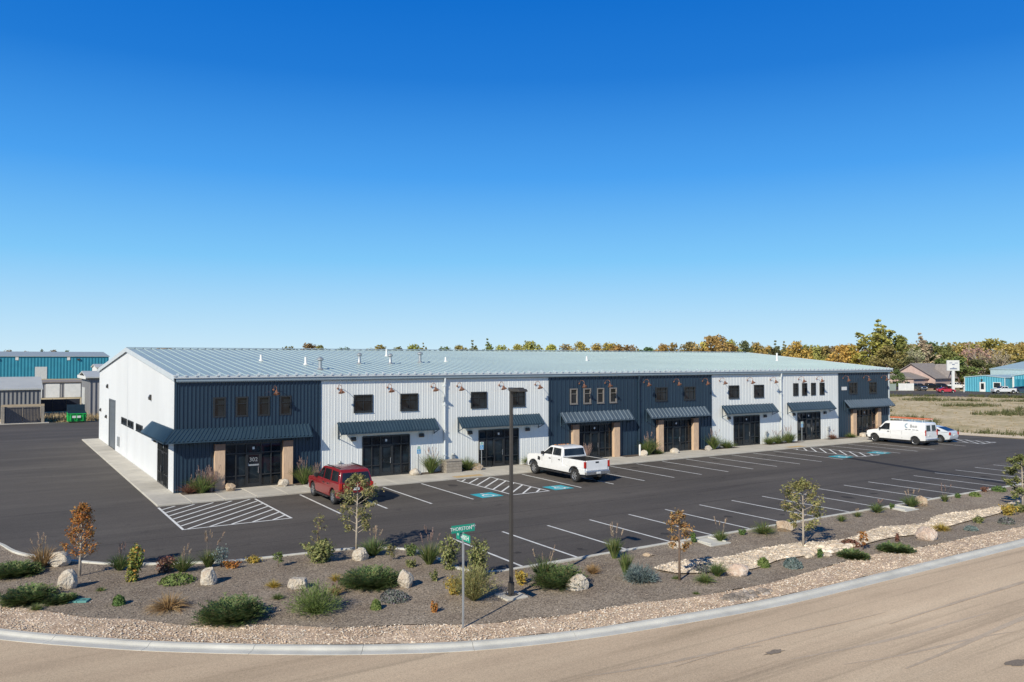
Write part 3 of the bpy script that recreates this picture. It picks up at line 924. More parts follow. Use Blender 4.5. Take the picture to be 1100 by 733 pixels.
for i, x in enumerate(SFX):
    o, b0, b1 = storefront(x, lambda a, d, z: (a, d, z))
    if i == 0:
        # lettered sign hanging inside the door glass
        text_mesh('302', .36, 'door_sign', M['galv'], o, Matrix.Translation(((b0 + b1) / 2, .0, 1.80)) @ Matrix.Rotation(R(90), 4, 'X'))
        mb = MB(); mb.box((b0 + b1) / 2 - .34, (b0 + b1) / 2 + .34, -.008, .004, 1.42, 1.52)
        mb.box((b0 + b1) / 2 - .34, (b0 + b1) / 2 - .31, -.008, .004, 1.52, 1.62)
        mb.build('sign_strip', M['galv'], o)
storefront(3.85, lambda a, d, z: (d, a, z))
# timber columns beside the dark bays' doors
for x in (2.56, 6.79, 29.97, 34.2, 39.1, 43.3, 66.35, 70.65):
    mb = MB(); mb.box(x - .31, x + .31, -.34, -.045, .1, 2.52)
    c = mb.build('column', M['wood'], bld, bevel=.012, segs=1)
    MB().box(x - .312, x + .312, -.342, -.043, 2.53, 2.92).build('column_top_shade', M['wood_shaded'], c)  # darker sleeve painting the awning's shadow onto the column top

# awnings of ribbed steel on struts
AD, AZ0, AZ1 = .76, 3.19, 3.90


def awn_panel(mb, a, b, P, cut0=0, cut1=0, d=AD, pitch=.232):
    """ribbed slope from the wall (depth 0) to the lip (depth d); cut = extra length at the lip (hips)"""
    n = max(2, round((b - a) / pitch))
    for k in range(n):
        for f0, f1, h0, h1 in ((0, .42, 0, 0), (.42, .5, 0, .05), (.5, .76, .05, .05), (.76, .84, .05, 0), (.84, 1, 0, 0)):
            q0, q1 = (k + f0) / n, (k + f1) / n
            x0, x1 = a + (b - a) * q0, a + (b - a) * q1
            y0, y1 = a - cut0 + (b - a + cut0 + cut1) * q0, a - cut0 + (b - a + cut0 + cut1) * q1
            mb.face([P(y0, d, AZ0 + h0), P(y1, d, AZ0 + h1), P(x1, .05, AZ1 + h1), P(x0, .05, AZ1 + h0)])
    mb.face([P(a, .05, AZ1 - .03), P(b, .05, AZ1 - .03), P(b + cut1, d, AZ0 - .03), P(a - cut0, d, AZ0 - .03)])
    mb.face([P(a - cut0, d, AZ0 - .07), P(b + cut1, d, AZ0 - .07), P(b + cut1, d, AZ0 + .0), P(a - cut0, d, AZ0 + .0)])


def strut(par, x, P):
    mb = MB()
    t = .03
    for (d0, z0), (d1, z1) in (((.04, 2.86), (AD - .03, AZ0 - .06)), ((.04, AZ1 - .08), (AD - .03, AZ0 - .06)), ((.05, 2.8), (.05, AZ1 - .06))):
        a = Vector(P(x, d0, z0)); b = Vector(P(x, d1, z1))
        mb.tube([a, b], t, 4)
    mb.build('bracket', M['awning_steel'], par)


Fp = lambda a, d, z: (a, -d, z)
Gp = lambda a, d, z: (-d, a, z)
for i, (a, b) in enumerate(AWN):
    mb = MB()
    if a is None:
        awn_panel(mb, -.05, b, Fp, cut0=AD - .0)
        awn_panel(mb, -.05, 7.9, Gp, cut0=AD - .0)
        o = mb.build('awning', M['awning_steel'], bld)
        for x in (.9, 8.2): strut(o, x, Fp)
        strut(o, 7.8, Gp)
    else:
        awn_panel(mb, a, b, Fp, pitch=.232 if i < 3 else .42)
        o = mb.build('awning', M['awning_slate' if i in (3, 4, 7) else 'awning_steel'], bld)
        strut(o, a + .08, Fp); strut(o, b - .08, Fp)
mb = MB()
awn_panel(mb, .0, 6.0, lambda a, d, z: (BL + d, a, z))
mb.build('awning', M['awning_steel'], bld)

# copper gooseneck lamps
def lamp(x):
    mb = MB()
    pts = [(x, -.05, 6.18)]
    for k in range(9):
        a = R(200 - k * 25)
        pts.append((x, -.36 + .27 * math.cos(a) * -1 * -1 if False else -.40 - .30 * math.cos(R(180 - k * 22.5)) * 1.0, 6.22 + .22 * math.sin(R(k * 22.5))))
    pts.append((x, -.70, 6.12))
    mb.tube(pts, .018, 6)
    mb.lathe([(.07, 0), (.07, .03), (.03, .05)], 10, Matrix.Translation((x, -.04, 6.18)) @ Matrix.Rotation(R(90), 4, 'X'))
    o = mb.build('wall_lamp', M['copper'], bld, smooth=40)
    s = MB()
    T = Matrix.Translation((x, -.72, 6.0)) @ Matrix.Rotation(R(-22), 4, 'X')
    s.lathe([(.05, .17), (.075, .14), (.085, .06), (.12, .02), (.22, -.07), (.225, -.085), (.21, -.08), (.10, .0), (.05, .02), (0, .03)], 16, T)
    s.build('lamp_shade', M['copper'], o, smooth=50)
    b = MB(); b.lathe([(0, -.075), (.04, -.05), (.045, -.01), (.02, .03)], 10, T)
    b.build('bulb', M['plate_white'], o, smooth=60)


for x in LAMPS: lamp(x)

# small dark wall packs under the awnings of the grey bays, and on the gable
for x in (11.3, 16.4, 20.35, 25.45, 47.75, 52.7, 56.9, 61.75):
    mb = MB(); mb.prism([(-.04, 2.62), (-.16, 2.62), (-.20, 2.70), (-.14, 2.88), (-.04, 2.88)], lambda p: (x - .17, *p), lambda p: (x + .17, *p))
    mb.build('wall_pack', M['bronze'], bld)
for y, z, s in ((33.1, 5.6, .2), (8.55, 5.5, .2), (33.9, 2.7, .16), (38.5, 3.1, .16), (6.4, 2.75, .15)):
    mb = MB(); mb.prism([(-.04, z - s), (-.16, z - s * .8), (-.19, z), (-.1, z + s), (-.04, z + s)], lambda p: (p[0], y - s, p[1]), lambda p: (p[0], y + s, p[1]))
    mb.build('wall_pack', M['bronze'], bld)
MB().box(64.55, 65.4, -.065, -.045, 4.95, 5.3).build('sign_plate', M['plate_white'], bld)
mb = MB(); mb.box(-.14, -.045, 24.6, 25.2, .7, 1.5); mb.build('meter_box', M['galv'], bld, bevel=.015)
for x in (10.35, 18.95, 52.9, 62.3):
    mb = MB(); mb.lathe([(.09, 0), (.1, .02), (.1, .1), (.06, .14)], 12, Matrix.Translation((x, -.09, 1.25)) @ Matrix.Rotation(R(90), 4, 'X'))
    mb.box(x - .03, x + .03, -.12, -.045, .12, 1.2); mb.box(x - .12, x + .12, -.16, -.045, .95, 1.2)
    mb.build('gas_meter', M['galv'], bld)

# ------------------------------------------------------------------ vehicles (x forward, ground at z = 0)
def arch(cx, r, zc, zb, n=10):
    """points of a wheel opening going from front to back along the sill at height zb"""
    a0 = math.asin(max(-1, min(1, (zb - zc) / r)))
    return [(cx + r * math.cos(a), zc + r * math.sin(a)) for a in [a0 + (PI - 2 * a0) * k / n for k in range(n + 1)]]


def hull(mb, poly, hw):
    mb.prism(poly, lambda p: (p[0], hw(*p), p[1]), lambda p: (p[0], -hw(*p), p[1]))
    return mb


def side_panel(poly, hw, s, lift):
    mb = MB(); pts = [(x, s * (hw(x, z) + lift), z) for x, z in poly]
    mb.face(pts if s < 0 else pts[::-1])
    return mb


def wheel_part(root, x, y, r, w, steel=False):
    s = 1 if y > 0 else -1
    T = Matrix.Translation((x, y - s * w / 2, r)) @ Matrix.Rotation(R(-90 * s), 4, 'X')
    t = MB()
    t.lathe([(r * .60, -w / 2), (r * .93, -w / 2), (r * .995, -w * .36), (r, 0), (r * .995, w * .36), (r * .93, w / 2), (r * .62, w / 2), (r * .60, w * .4)], 28, T)
    o = t.build('wheel', M['rubber'], root, smooth=35)
    m = MB()
    m.lathe([(0, w * .34), (r * .17, w * .36), (r * .2, w * .24), (r * .5, w * .22), (r * .56, w * .40), (r * .63, w * .47), (r * .63, w * .3), (r * .60, -w * .3)] if steel else
            [(0, w * .40), (r * .14, w * .40), (r * .16, w * .36), (r * .18, w * .25), (r * .54, w * .25), (r * .57, w * .40), (r * .64, w * .47), (r * .64, w * .3), (r * .60, -w * .3)], 24, T)
    if not steel:
        for k in range(6):
            A = T @ Matrix.Rotation(TAU * k / 6, 4, 'Z')
            m.box(r * .12, r * .58, -r * .085, r * .085, w * .1, w * .43, A)
    else:
        for k in range(8):
            A = T @ Matrix.Rotation(TAU * k / 8, 4, 'Z')
            m.box(r * .10, r * .13, -.012, .012, w * .3, w * .39, A)
    m.build('rim', M['alloy'], o, smooth=35)
    return o


def set_col(root, col):
    for o in [root] + list(root.children_recursive):
        o.color = (*col, 1)


def wheels(root, xs, y, r, w, steel=False):
    for x in xs:
        for s in (1, -1): wheel_part(root, x, s * y, r, w, steel)


def bits(root, name, mat, boxes, bevel=.01, label=None):
    mb = MB()
    for b in boxes: mb.box(*b)
    o = mb.build(name, mat, root, bevel=bevel, segs=1)
    if label: o['label'] = label
    return o


def underbody(root, x0, x1, hw, z0=.28, z1=.62):
    bits(root, 'chassis', M['black_plastic'], [(x0, x1, -hw, hw, z0, z1)])


def quad_panel(name, mat, root, pts):
    mb = MB(); mb.face(pts)
    return mb.build(name, mat, root)


def mirrors(root, x, y, z, mat):
    for s in (1, -1):
        mb = MB(); mb.box(x - .06, x + .06, s * y, s * (y + .22), z, z + .2) if s > 0 else mb.box(x - .06, x + .06, -y - .22, -y, z, z + .2)
        mb.build('mirror', mat, root, bevel=.03)


def make_suv(name, label, group=None):
    root = thing(name, label, 'car', group=group)
    r = .385
    bw = lambda x, z: (.90 if z < .5 else .94 if z < 1.0 else .93) - .10 * sstep(1.9, 2.5, x) - .05 * sstep(2.1, 2.5, -x)
    low = [(2.42, .36)] + arch(1.5, .47, r, .36) + arch(-1.5, .47, r, .36) + [(-2.36, .40), (-2.44, .74), (-2.42, 1.13), (1.02, 1.15), (1.25, 1.15), (2.2, 1.05), (2.42, .93), (2.46, .62)]
    hull(MB(), low, bw).build('body', M['paint'], root, smooth=30, bevel=.035)
    cw = lambda x, z: .90 - (z - 1.13) * .24
    cab = [(-2.40, 1.13), (-2.24, 1.70), (-2.1, 1.80), (-1.0, 1.83), (.05, 1.80), (.28, 1.75), (1.02, 1.13)]
    hull(MB(), cab, cw).build('cabin', M['paint'], root, smooth=30, bevel=.03)
    for s in (1, -1):
        for poly in ([(.86, 1.19), (.22, 1.70), (-.08, 1.71), (-.08, 1.19)], [(-.16, 1.19), (-.16, 1.71), (-1.02, 1.72), (-1.1, 1.19)], [(-1.24, 1.19), (-1.16, 1.71), (-2.02, 1.69), (-2.16, 1.22)]):
            side_panel(poly, cw, s, .006).build('side_window', M['car_glass'], root)
        # doors: thin shut lines and handles
        for x in (-.12, -1.05, .92):
            mb = side_panel([(x - .008, .48), (x + .008, .48), (x + .008, 1.12), (x - .008, 1.12)], bw, s, .004); mb.build('door_seam', M['black_plastic'], root)
        for x in (-.3, -1.22 + .3): bits(root, 'door_handle', M['black_plastic'], [(x, x + .17, *sorted((s * .93, s * .965)), .98, 1.03)])
        bits(root, 'side_step', M['black_plastic'], [(-.95, .95, *sorted((s * .80, s * 1.0)), .30, .37)])
        bits(root, 'headlight', M['clear_lens'], [(2.34, 2.47, *sorted((s * .52, s * .82)), .74, .92)])
        bits(root, 'tail_light', M['red_lens'], [(-2.46, -2.36, *sorted((s * .76, s * .915)), .86, 1.16)])
        bits(root, 'roof_rail', M['black_plastic'], [(-1.9, -.1, *sorted((s * .64, s * .68)), 1.83, 1.88)])
    cg = [(-2.405, 1.22), (-2.27, 1.66)]
    quad_panel('rear_window', M['car_glass'], root, [(cg[0][0] - .008, .76, cg[0][1]), (cg[0][0] - .008, -.76, cg[0][1]), (cg[1][0] - .012, -.68, cg[1][1]), (cg[1][0] - .012, .68, cg[1][1])])
    quad_panel('windscreen', M['car_glass'], root, [(.97, -.80, 1.185), (.97, .80, 1.185), (.31, .70, 1.735), (.31, -.70, 1.735)])
    bits(root, 'bumper', M['black_plastic'], [(-2.54, -2.38, -.88, .88, .42, .66)], .03)
    bits(root, 'bumper', M['chrome'], [(2.38, 2.52, -.84, .84, .42, .62)], .03)
    bits(root, 'grille', M['black_plastic'], [(2.36, 2.475, -.5, .5, .70, .92)])
    bits(root, 'number_plate', M['plate_white'], [(-2.475, -2.44, -.16, .16, .78, .92)])
    underbody(root, -2.2, 2.2, .80)
    mirrors(root, .78, .86, 1.15, M['black_plastic'])
    wheels(root, (1.5, -1.5), .92, r, .25)
    return root


def make_pickup(name, label, group=None):
    root = thing(name, label, 'pickup truck', group=group)
    r = .42
    bw = lambda x, z: (.95 if z < .6 else 1.0 if z < 1.1 else .985) - .08 * sstep(2.7, 3.2, x)
    F, B = 2.24, -2.24
    low = [(3.08, .48)] + arch(F, .54, r, .52) + arch(B, .54, r, .52) + [(-3.22, .56), (-3.26, .94), (-1.02, .94), (-1.02, 1.42), (1.30, 1.44), (1.55, 1.42), (2.9, 1.32), (3.08, 1.2), (3.14, .8)]
    hull(MB(), low, bw).build('body', M['paint'], root, smooth=30, bevel=.035)
    cw = lambda x, z: .965 - (z - 1.43) * .27
    cab = [(-1.0, 1.43), (-.86, 1.98), (-.7, 2.05), (.35, 2.07), (.55, 2.02), (1.42, 1.43)]
    hull(MB(), cab, cw).build('cabin', M['paint'], root, smooth=30, bevel=.035)
    # load bed: two walls, tailgate, dark liner
    for s in (1, -1):
        bits(root, 'bed_side', M['paint'], [(-3.24, -1.06, *sorted((s * .86, s * .985)), .945, 1.42)], .02)
        bits(root, 'bed_rail', M['black_plastic'], [(-3.2, -1.08, *sorted((s * .855, s * .97)), 1.42, 1.44)], .005)
    tg = bits(root, 'tailgate', M['paint'], [(-3.29, -3.20, -.84, .84, .80, 1.42)], .02)
    bits(tg, 'tailgate_handle', M['black_plastic'], [(-3.30, -3.285, -.13, .13, 1.24, 1.34)], .005)
    bits(root, 'bed_liner', M['black_plastic'], [(-3.18, -1.07, -.85, .85, .945, 1.0), (-3.18, -1.07, .80, .855, 1.0, 1.40), (-3.18, -1.07, -.855, -.80, 1.0, 1.40), (-1.09, -1.06, -.8, .8, 1.0, 1.41), (-3.19, -3.15, -.8, .8, 1.0, 1.40)], .005)
    for s in (1, -1):
        for poly in ([(1.22, 1.49), (.5, 1.95), (.20, 1.96), (.20, 1.49)], [(.11, 1.49), (.11, 1.96), (-.70, 1.94), (-.80, 1.49)]):
            side_panel(poly, cw, s, .006).build('side_window', M['car_glass'], root)
        for x in (.15, -.92, 1.28):
            side_panel([(x - .008, .62), (x + .008, .62), (x + .008, 1.41), (x - .008, 1.41)], bw, s, .004).build('door_seam', M['black_plastic'], root)
        side_panel([(1.5, 1.0), (1.78, 1.02), (1.74, 1.26), (1.5, 1.22)], bw, s, .006).build('side_vent', M['black_plastic'], root)
        for x in (.28, -.76): bits(root, 'door_handle', M['black_plastic'], [(x, x + .2, *sorted((s * .98, s * 1.02)), 1.22, 1.27)])
        bits(root, 'side_step', M['black_plastic'], [(-.9, 1.3, *sorted((s * .84, s * 1.03)), .40, .47)])
        bits(root, 'headlight', M['clear_lens'], [(2.98, 3.15, *sorted((s * .62, s * .92)), .92, 1.22)])
        bits(root, 'tail_light', M['red_lens'], [(-3.30, -3.21, *sorted((s * .845, s * 1.0)), .98, 1.36)])
        # flare over the wheels
        for c in (F, B):
            mb = MB(); a = arch(c, .60, r, .62); b = arch(c, .54, r, .60)
            mb.prism(a + b[::-1], lambda p: (p[0], s * (bw(*p) - .04), p[1]), lambda p: (p[0], s * (bw(*p) + .022), p[1]))
            mb.build('wheel_arch', M['black_plastic'], root, smooth=30)
    quad_panel('rear_window', M['car_glass'], root, [(-.995, .82, 1.50), (-.995, -.82, 1.50), (-.893, -.76, 1.93), (-.893, .76, 1.93)])
    quad_panel('windscreen', M['car_glass'], root, [(1.36, -.87, 1.485), (1.36, .87, 1.485), (.60, .76, 2.0), (.60, -.76, 2.0)])
    bits(root, 'bumper', M['chrome'], [(-3.44, -3.25, -.94, .94, .55, .76)], .03)
    bits(root, 'bumper', M['chrome'], [(3.06, 3.24, -.94, .94, .50, .76)], .03)
    bits(root, 'grille', M['chrome'], [(3.04, 3.165, -.6, .6, .82, 1.24)])
    bits(root, 'number_plate', M['plate_white'], [(-3.455, -3.43, -.16, .16, .60, .73)])
    bits(root, 'tow_hitch', M['black_plastic'], [(-3.62, -3.3, -.05, .05, .42, .50), (-3.66, -3.58, -.04, .04, .44, .6)])
    bits(root, 'roof_light', M['amber_lens'], [(.38, .46, y - .06, y + .06, 2.06, 2.09) for y in (-.5, -.2, 0, .2, .5)], .005)
    underbody(root, -3.1, 2.95, .82, .36, .7)
    mirrors(root, 1.05, .98, 1.44, M['black_plastic'])
    wheels(root, (F, B), .98, r, .29)
    return root


def make_van(name, label, group=None):
    root = thing(name, label, 'van', group=group)
    r = .38
    bw = lambda x, z: (.95 if z < .6 else 1.0) - .12 * sstep(2.3, 2.95, x)
    F, B = 1.98, -1.98
    low = [(2.78, .42)] + arch(F, .47, r, .42) + arch(B, .47, r, .42) + [(-2.94, .46), (-2.98, .8), (-2.96, 1.22), (1.74, 1.22), (2.0, 1.2), (2.66, 1.07), (2.82, .95), (2.86, .6)]
    hull(MB(), low, bw).build('body', M['paint'], root, smooth=30, bevel=.035)
    cw = lambda x, z: 1.0 - (z - 1.22) * .16 - .05 * sstep(1.3, 1.8, x)
    cab = [(-2.955, 1.22), (-2.90, 1.95), (-2.82, 2.06), (-.5, 2.10), (.72, 2.06), (.94, 1.98), (1.74, 1.22)]
    hull(MB(), cab, cw).build('cargo_box', M['paint'], root, smooth=30, bevel=.05)
    for s in (1, -1):
        side_panel([(1.46, 1.28), (.92, 1.84), (.44, 1.86), (.44, 1.28)], cw, s, .01).build('side_window', M['car_glass'], root)
        for x in (.36, -.75):
            side_panel([(x - .008, .52), (x + .008, .52), (x + .008, 1.21), (x - .008, 1.21)], bw, s, .005).build('door_seam', M['black_plastic'], root)
        bits(root, 'door_handle', M['black_plastic'], [(.48, .66, *sorted((s * .98, s * 1.02)), 1.08, 1.13)])
        bits(root, 'headlight', M['clear_lens'], [(2.66, 2.84, *sorted((s * .60, s * .84)), .80, 1.0)])
        bits(root, 'tail_light', M['red_lens'], [(-3.0, -2.93, *sorted((s * .86, s * .985)), .92, 1.42)])
        # rear door glass
        quad_panel('rear_window', M['car_glass'], root, [(-2.958, s * .12, 1.32), (-2.958, s * .78, 1.32), (-2.915, s * .70, 1.84), (-2.915, s * .12, 1.84)][::s])
    quad_panel('windscreen', M['car_glass'], root, [(1.71, -.84, 1.27), (1.71, .84, 1.27), (1.00, .76, 1.93), (1.00, -.76, 1.93)])
    bits(root, 'bumper', M['black_plastic'], [(2.72, 2.94, -.88, .88, .40, .66)], .04)
    bits(root, 'bumper', M['chrome'], [(-3.12, -2.95, -.92, .92, .46, .64)], .03)
    bits(root, 'grille', M['black_plastic'], [(2.74, 2.875, -.55, .55, .76, .98)])
    bits(root, 'number_plate', M['plate_white'], [(-3.0, -2.97, .2, .52, .86, 1.0)])
    underbody(root, -2.85, 2.7, .82)
    mirrors(root, 1.35, .97, 1.24, M['black_plastic'])
    wheels(root, (F, B), .98, r, .25, True)
    # ladder rack on the roof
    mb = MB()
    for x in (.5, -.7, -1.9, -2.6):
        mb.tube([(x, -.78, 2.04), (x, -.78, 2.28), (x, .78, 2.28), (x, .78, 2.04)], .022, 6)
    for y in (-.78, .78): mb.tube([(.5, y, 2.28), (-2.6, y, 2.28)], .022, 6)
    mb.build('roof_rack', M['plate_white'], root)
    # lettering on the left flank (+y)
    k = math.atan(.16)
    T = Matrix.Translation((-1.55, cw(0, 1.72) + .012, 1.72)) @ Matrix.Rotation(PI, 4, 'Z') @ Matrix.Rotation(R(90) - k, 4, 'X')
    ring = MB()
    for a0, a1, rr in ((60, 300, .19), (75, 285, .13)):
        for q in range(16):
            a = R(a0 + (a1 - a0) * q / 16); b = R(a0 + (a1 - a0) * (q + 1) / 16)
            ring.face([T @ Vector((-.34 + w * math.cos(u), w * math.sin(u), 0)) for w, u in ((rr - .02, a), (rr + .02, a), (rr + .02, b), (rr - .02, b))])
    M.setdefault('van_blue', pm('decal_blue', (.12, .24, .36), .4, 0, .05))
    M.setdefault('van_dark', pm('decal_dark', (.06, .07, .09), .4, 0, .05))
    ring.build('emblem', M['van_blue'], root)
    text_mesh('Best', .40, 'lettering', M['van_dark'], root, T @ Matrix.Translation((.32, -.02, 0)), .001)
    ln = MB()
    for a, b in ((-.5, -.24), (-.16, .06), (.2, .46), (.52, .78)):
        ln.face([T @ Vector((a, -.36, 0)), T @ Vector((b, -.36, 0)), T @ Vector((b, -.31, 0)), T @ Vector((a, -.31, 0))])
    ln.build('lettering_line', M['van_dark'], root)
    return root


def make_sedan(name, label, group=None, hatch=True):
    root = thing(name, label, 'car', group=group)
    r = .32
    bw = lambda x, z: (.84 if z < .45 else .88) - .14 * sstep(1.5, 2.2, abs(x))
    low = [(2.12, .26)] + arch(1.35, .40, r, .26) + arch(-1.35, .40, r, .26) + [(-2.14, .32), (-2.24, .62), (-2.2, 1.0), (-1.9, 1.03), (1.1, .96), (2.0, .76), (2.2, .6), (2.22, .38)]
    hull(MB(), low, bw).build('body', M['paint'], root, smooth=30, bevel=.05, segs=3)
    cw = lambda x, z: .84 - (z - .96) * .42
    cab = [(-2.1, .99), (-1.95, 1.1), (-1.0, 1.40), (-.35, 1.49), (.2, 1.48), (1.25, .94)] if hatch else [(-1.75, .99), (-.95, 1.36), (-.4, 1.44), (.1, 1.43), (1.15, .95)]
    hull(MB(), cab, cw).build('cabin', M['paint'], root, smooth=40, bevel=.05, segs=3)
    for s in (1, -1):
        for poly in ([(.95, 1.04), (.2, 1.41), (-.1, 1.42), (-.1, 1.03)], [(-.18, 1.03), (-.18, 1.42), (-.7, 1.39), (-1.35, 1.14), (-1.3, 1.05)]):
            side_panel(poly, cw, s, .008).build('side_window', M['car_glass'], root)
        bits(root, 'headlight', M['clear_lens'], [(2.02, 2.2, *sorted((s * .45, s * .72)), .56, .70)], .02)
        bits(root, 'tail_light', M['red_lens'], [(-2.25, -2.12, *sorted((s * .58, s * .76)), .72, 1.0)], .02)
        side_panel([(-.146, .42), (-.13, .42), (-.13, .96), (-.146, .96)], bw, s, .004).build('door_seam', M['black_plastic'], root)
    if hatch:
        quad_panel('rear_window', M['car_glass'], root, [(-1.96, .68, 1.115), (-1.96, -.68, 1.115), (-1.04, -.60, 1.415), (-1.04, .60, 1.415)])
    else:
        quad_panel('rear_window', M['car_glass'], root, [(-1.72, .68, 1.03), (-1.72, -.68, 1.03), (-1.0, -.60, 1.36), (-1.0, .60, 1.36)])
    quad_panel('windscreen', M['car_glass'], root, [(1.2, -.72, .985), (1.2, .72, .985), (.28, .60, 1.46), (.28, -.60, 1.46)])
    bits(root, 'number_plate', M['plate_white'], [(-2.27, -2.22, -.16, .16, .66, .78)])
    underbody(root, -1.95, 1.95, .72, .2, .5)
    wheels(root, (1.35, -1.35), .86, r, .21)
    mirrors(root, .85, .82, .98, M['paint'])
    return root


def put(o, x, y, deg, s=1.):
    o.location = (x, y, 0); o.rotation_euler = (0, 0, R(deg)); o.scale = (s, s, s)
    return o


suv = put(make_suv('parked_suv', 'dark red SUV with roof rails parked nose in before the first grey bay'), 7.85, -6.55, 90, 1.1)
set_col(suv, (.22, .012, .016))
truck = put(make_pickup('pickup_truck', 'white crew-cab pickup with black bed liner parked beside the blue wheelchair symbol'), 24.25, -6.6, 90, 1.06)
set_col(truck, (.78, .78, .78))
van = put(make_van('cargo_van', 'white cargo van with lettered side and roof rack parked by the last dark blue bay'), 65.2, -6.0, 90, 1.05)
set_col(van, (.80, .80, .80))
hb = put(make_sedan('parked_car', 'silver hatchback parked on the far side of the white cargo van'), 69.75, -6.45, 90, 1.05)
set_col(hb, (.60, .64, .68))
# orange ladder lying on the rack
lad = MB()
for y in (-.22, .22): lad.box(-2.2, 1.9, y - .03, y + .03, -.04, .04)
for k in range(13): lad.box(-2.0 + k * .31, -1.96 + k * .31, -.22, .22, -.015, .015)
for y in (.32, .66): lad.box(-1.7, 1.5, y - .03, y + .03, -.04, .04)
for k in range(10): lad.box(-1.6 + k * .31, -1.56 + k * .31, .32, .66, -.015, .015)
lo = lad.build('ladder', M['ladder_orange'])
tag(lo, 'orange extension ladder lying on the roof rack of the white cargo van', 'ladder')
lo.location = (65.3, -6.9, 2.49); lo.rotation_euler = (0, 0, R(90))

far = 'vehicles parked in front of the house and turquoise workshop'
def far_copy(src, name, label, cat, x, y, deg, col, s=1.):
    c = copy_tree(src); c.name = name
    put(c, x, y, deg, s); set_col(c, col)
    c['label'] = label; c['category'] = cat; c['group'] = far
    return c


far_copy(suv, 'parked_suv', 'dark grey SUV parked against the white fence below the pink house', 'car', 196.5, 69.3, 240, (.05, .055, .07))
far_copy(truck, 'pickup_truck', 'black pickup parked between the dark grey SUV and the red car', 'pickup truck', 202.8, 70.2, 330, (.012, .012, .014), .9)
far_copy(suv, 'parked_suv', 'black SUV partly hidden by the tail of the black pickup', 'car', 206.6, 68.6, 320, (.014, .014, .016), .95)
red = make_sedan('parked_car', 'bright red low car parked under the tall white sign', far, False)
red['group'] = far
put(red, 188.4, 57.75, 327, .95); set_col(red, (.45, .012, .03))
far_copy(truck, 'pickup_truck', 'white pickup standing behind the red car beside the turquoise workshop', 'pickup truck', 210.8, 67.8, 327, (.78, .78, .78), .95)
far_copy(truck, 'pickup_truck', 'white pickup parked in front of the turquoise workshop wall', 'pickup truck', 195.1, 47.6, 150, (.70, .71, .72), .85)
far_copy(red, 'parked_car', 'dark blue car at the right edge in front of the turquoise garage doors', 'car', 200.9, 46.2, 327, (.02, .04, .07), 1.15)

# ------------------------------------------------------------------ street furniture
P0 = (5.64, -28.59)
pole = thing('lamp_post', 'tall dark bronze square lamp post standing on a concrete pad in the gravel', 'lamp post', (P0[0], P0[1], gz(*P0)))
MB().box(-.42, .42, -.42, .42, -.2, .06).build('footing', M['concrete'], pole, bevel=.02)
mb = MB(); mb.box(-.17, .17, -.17, .17, .06, .10); mb.box(-.08, .08, -.08, .08, .10, .5)
for x in (-.12, .12):
    for y in (-.12, .12): mb.lathe([(.02, 0), (.02, .06), (0, .06)], 8, Matrix.Translation((x, y, .10)))
mb.build('base_plate', M['bronze'], pole, bevel=.008, segs=1)
mb = MB(); mb.prism([(-.057, -.057), (.057, -.057), (.057, .057), (-.057, .057)], lambda p: (p[0], p[1], .10), lambda p: (p[0] * .82, p[1] * .82, 7.02))
mb.build('shaft', M['bronze'], pole, bevel=.01)
mb = MB(); mb.box(-.075, .075, -.075, .075, 7.02, 7.09); mb.box(-.03, .03, -.16, -.05, 6.98, 7.04)
mb.build('arm', M['bronze'], pole)
h = MB(); h.prism([(-.10, 6.97), (-.76, 6.97), (-.76, 7.01), (-.68, 7.06), (-.16, 7.08), (-.10, 7.05)], lambda p: (-.17, *p), lambda p: (.17, *p))
for k in range(5): h.box(-.15, .15, -.36 - k * .05 - .008, -.36 - k * .05 + .008, 7.06, 7.10)
o = h.build('lamp_head', M['bronze'], pole, bevel=.012)
l = MB(); l.face([(-.13, -.70, 6.965), (.13, -.70, 6.965), (.13, -.22, 6.965), (-.13, -.22, 6.965)]); l.build('lens', M['plate_white'], o)

Q0 = (2.69, -30.51)
sg = thing('street_sign', 'green street-name sign with two crossed blades on a slim steel post at the pebble strip', 'street sign', (Q0[0], Q0[1], .05))
mb = MB(); mb.box(-.024, .024, -.024, .024, -.1, 2.66)
for k in range(28): mb.box(-.006, .006, -.0255, -.024, .1 + k * .09, .12 + k * .09)
mb.build('post', M['galv'], sg)
for nm, z, axis, txt in (('THORSTON', 2.98, 0, 1), ('ARKH', 2.72, 1, 2)):
    A = Matrix.Translation((0, 0, z)) @ Matrix.Rotation(R(-90) if axis else 0, 4, 'Z')
    L_ = .40 if not axis else .42
    mb = MB(); mb.box(-L_, L_, -.006, .006, -.115, .115, A)
    b = mb.build('name_blade', M['sign_green'], sg, bevel=.004, segs=1)
    for s in (1, -1):
        T = A @ Matrix.Rotation(0 if s > 0 else PI, 4, 'Z') @ Matrix.Translation((0, -.0085, 0)) @ Matrix.Rotation(R(90), 4, 'X')
        if not axis:
            text_mesh(nm, .15, 'lettering', M['sign_white'], b, T @ Matrix.Translation((-.075, 0, 0)) @ Matrix.Scale(.92, 4, (1, 0, 0)), .002)
            text_mesh('AVE', .085, 'lettering', M['sign_white'], b, T @ Matrix.Translation((.325, .045, 0)) @ Matrix.Scale(.85, 4, (1, 0, 0)), .002)
        else:
            text_mesh(nm, .20, 'lettering', M['sign_white'], b, T @ Matrix.Translation((.09, 0, 0)), .002)
            text_mesh('N', .10, 'lettering', M['sign_white'], b, T @ Matrix.Translation((-.31, .03, 0)), .002)
mb = MB(); mb.box(-.03, .03, -.03, .03, 2.62, 2.68); mb.box(-.02, .02, -.02, .02, 2.83, 2.87)
mb.build('bracket', M['galv'], sg)

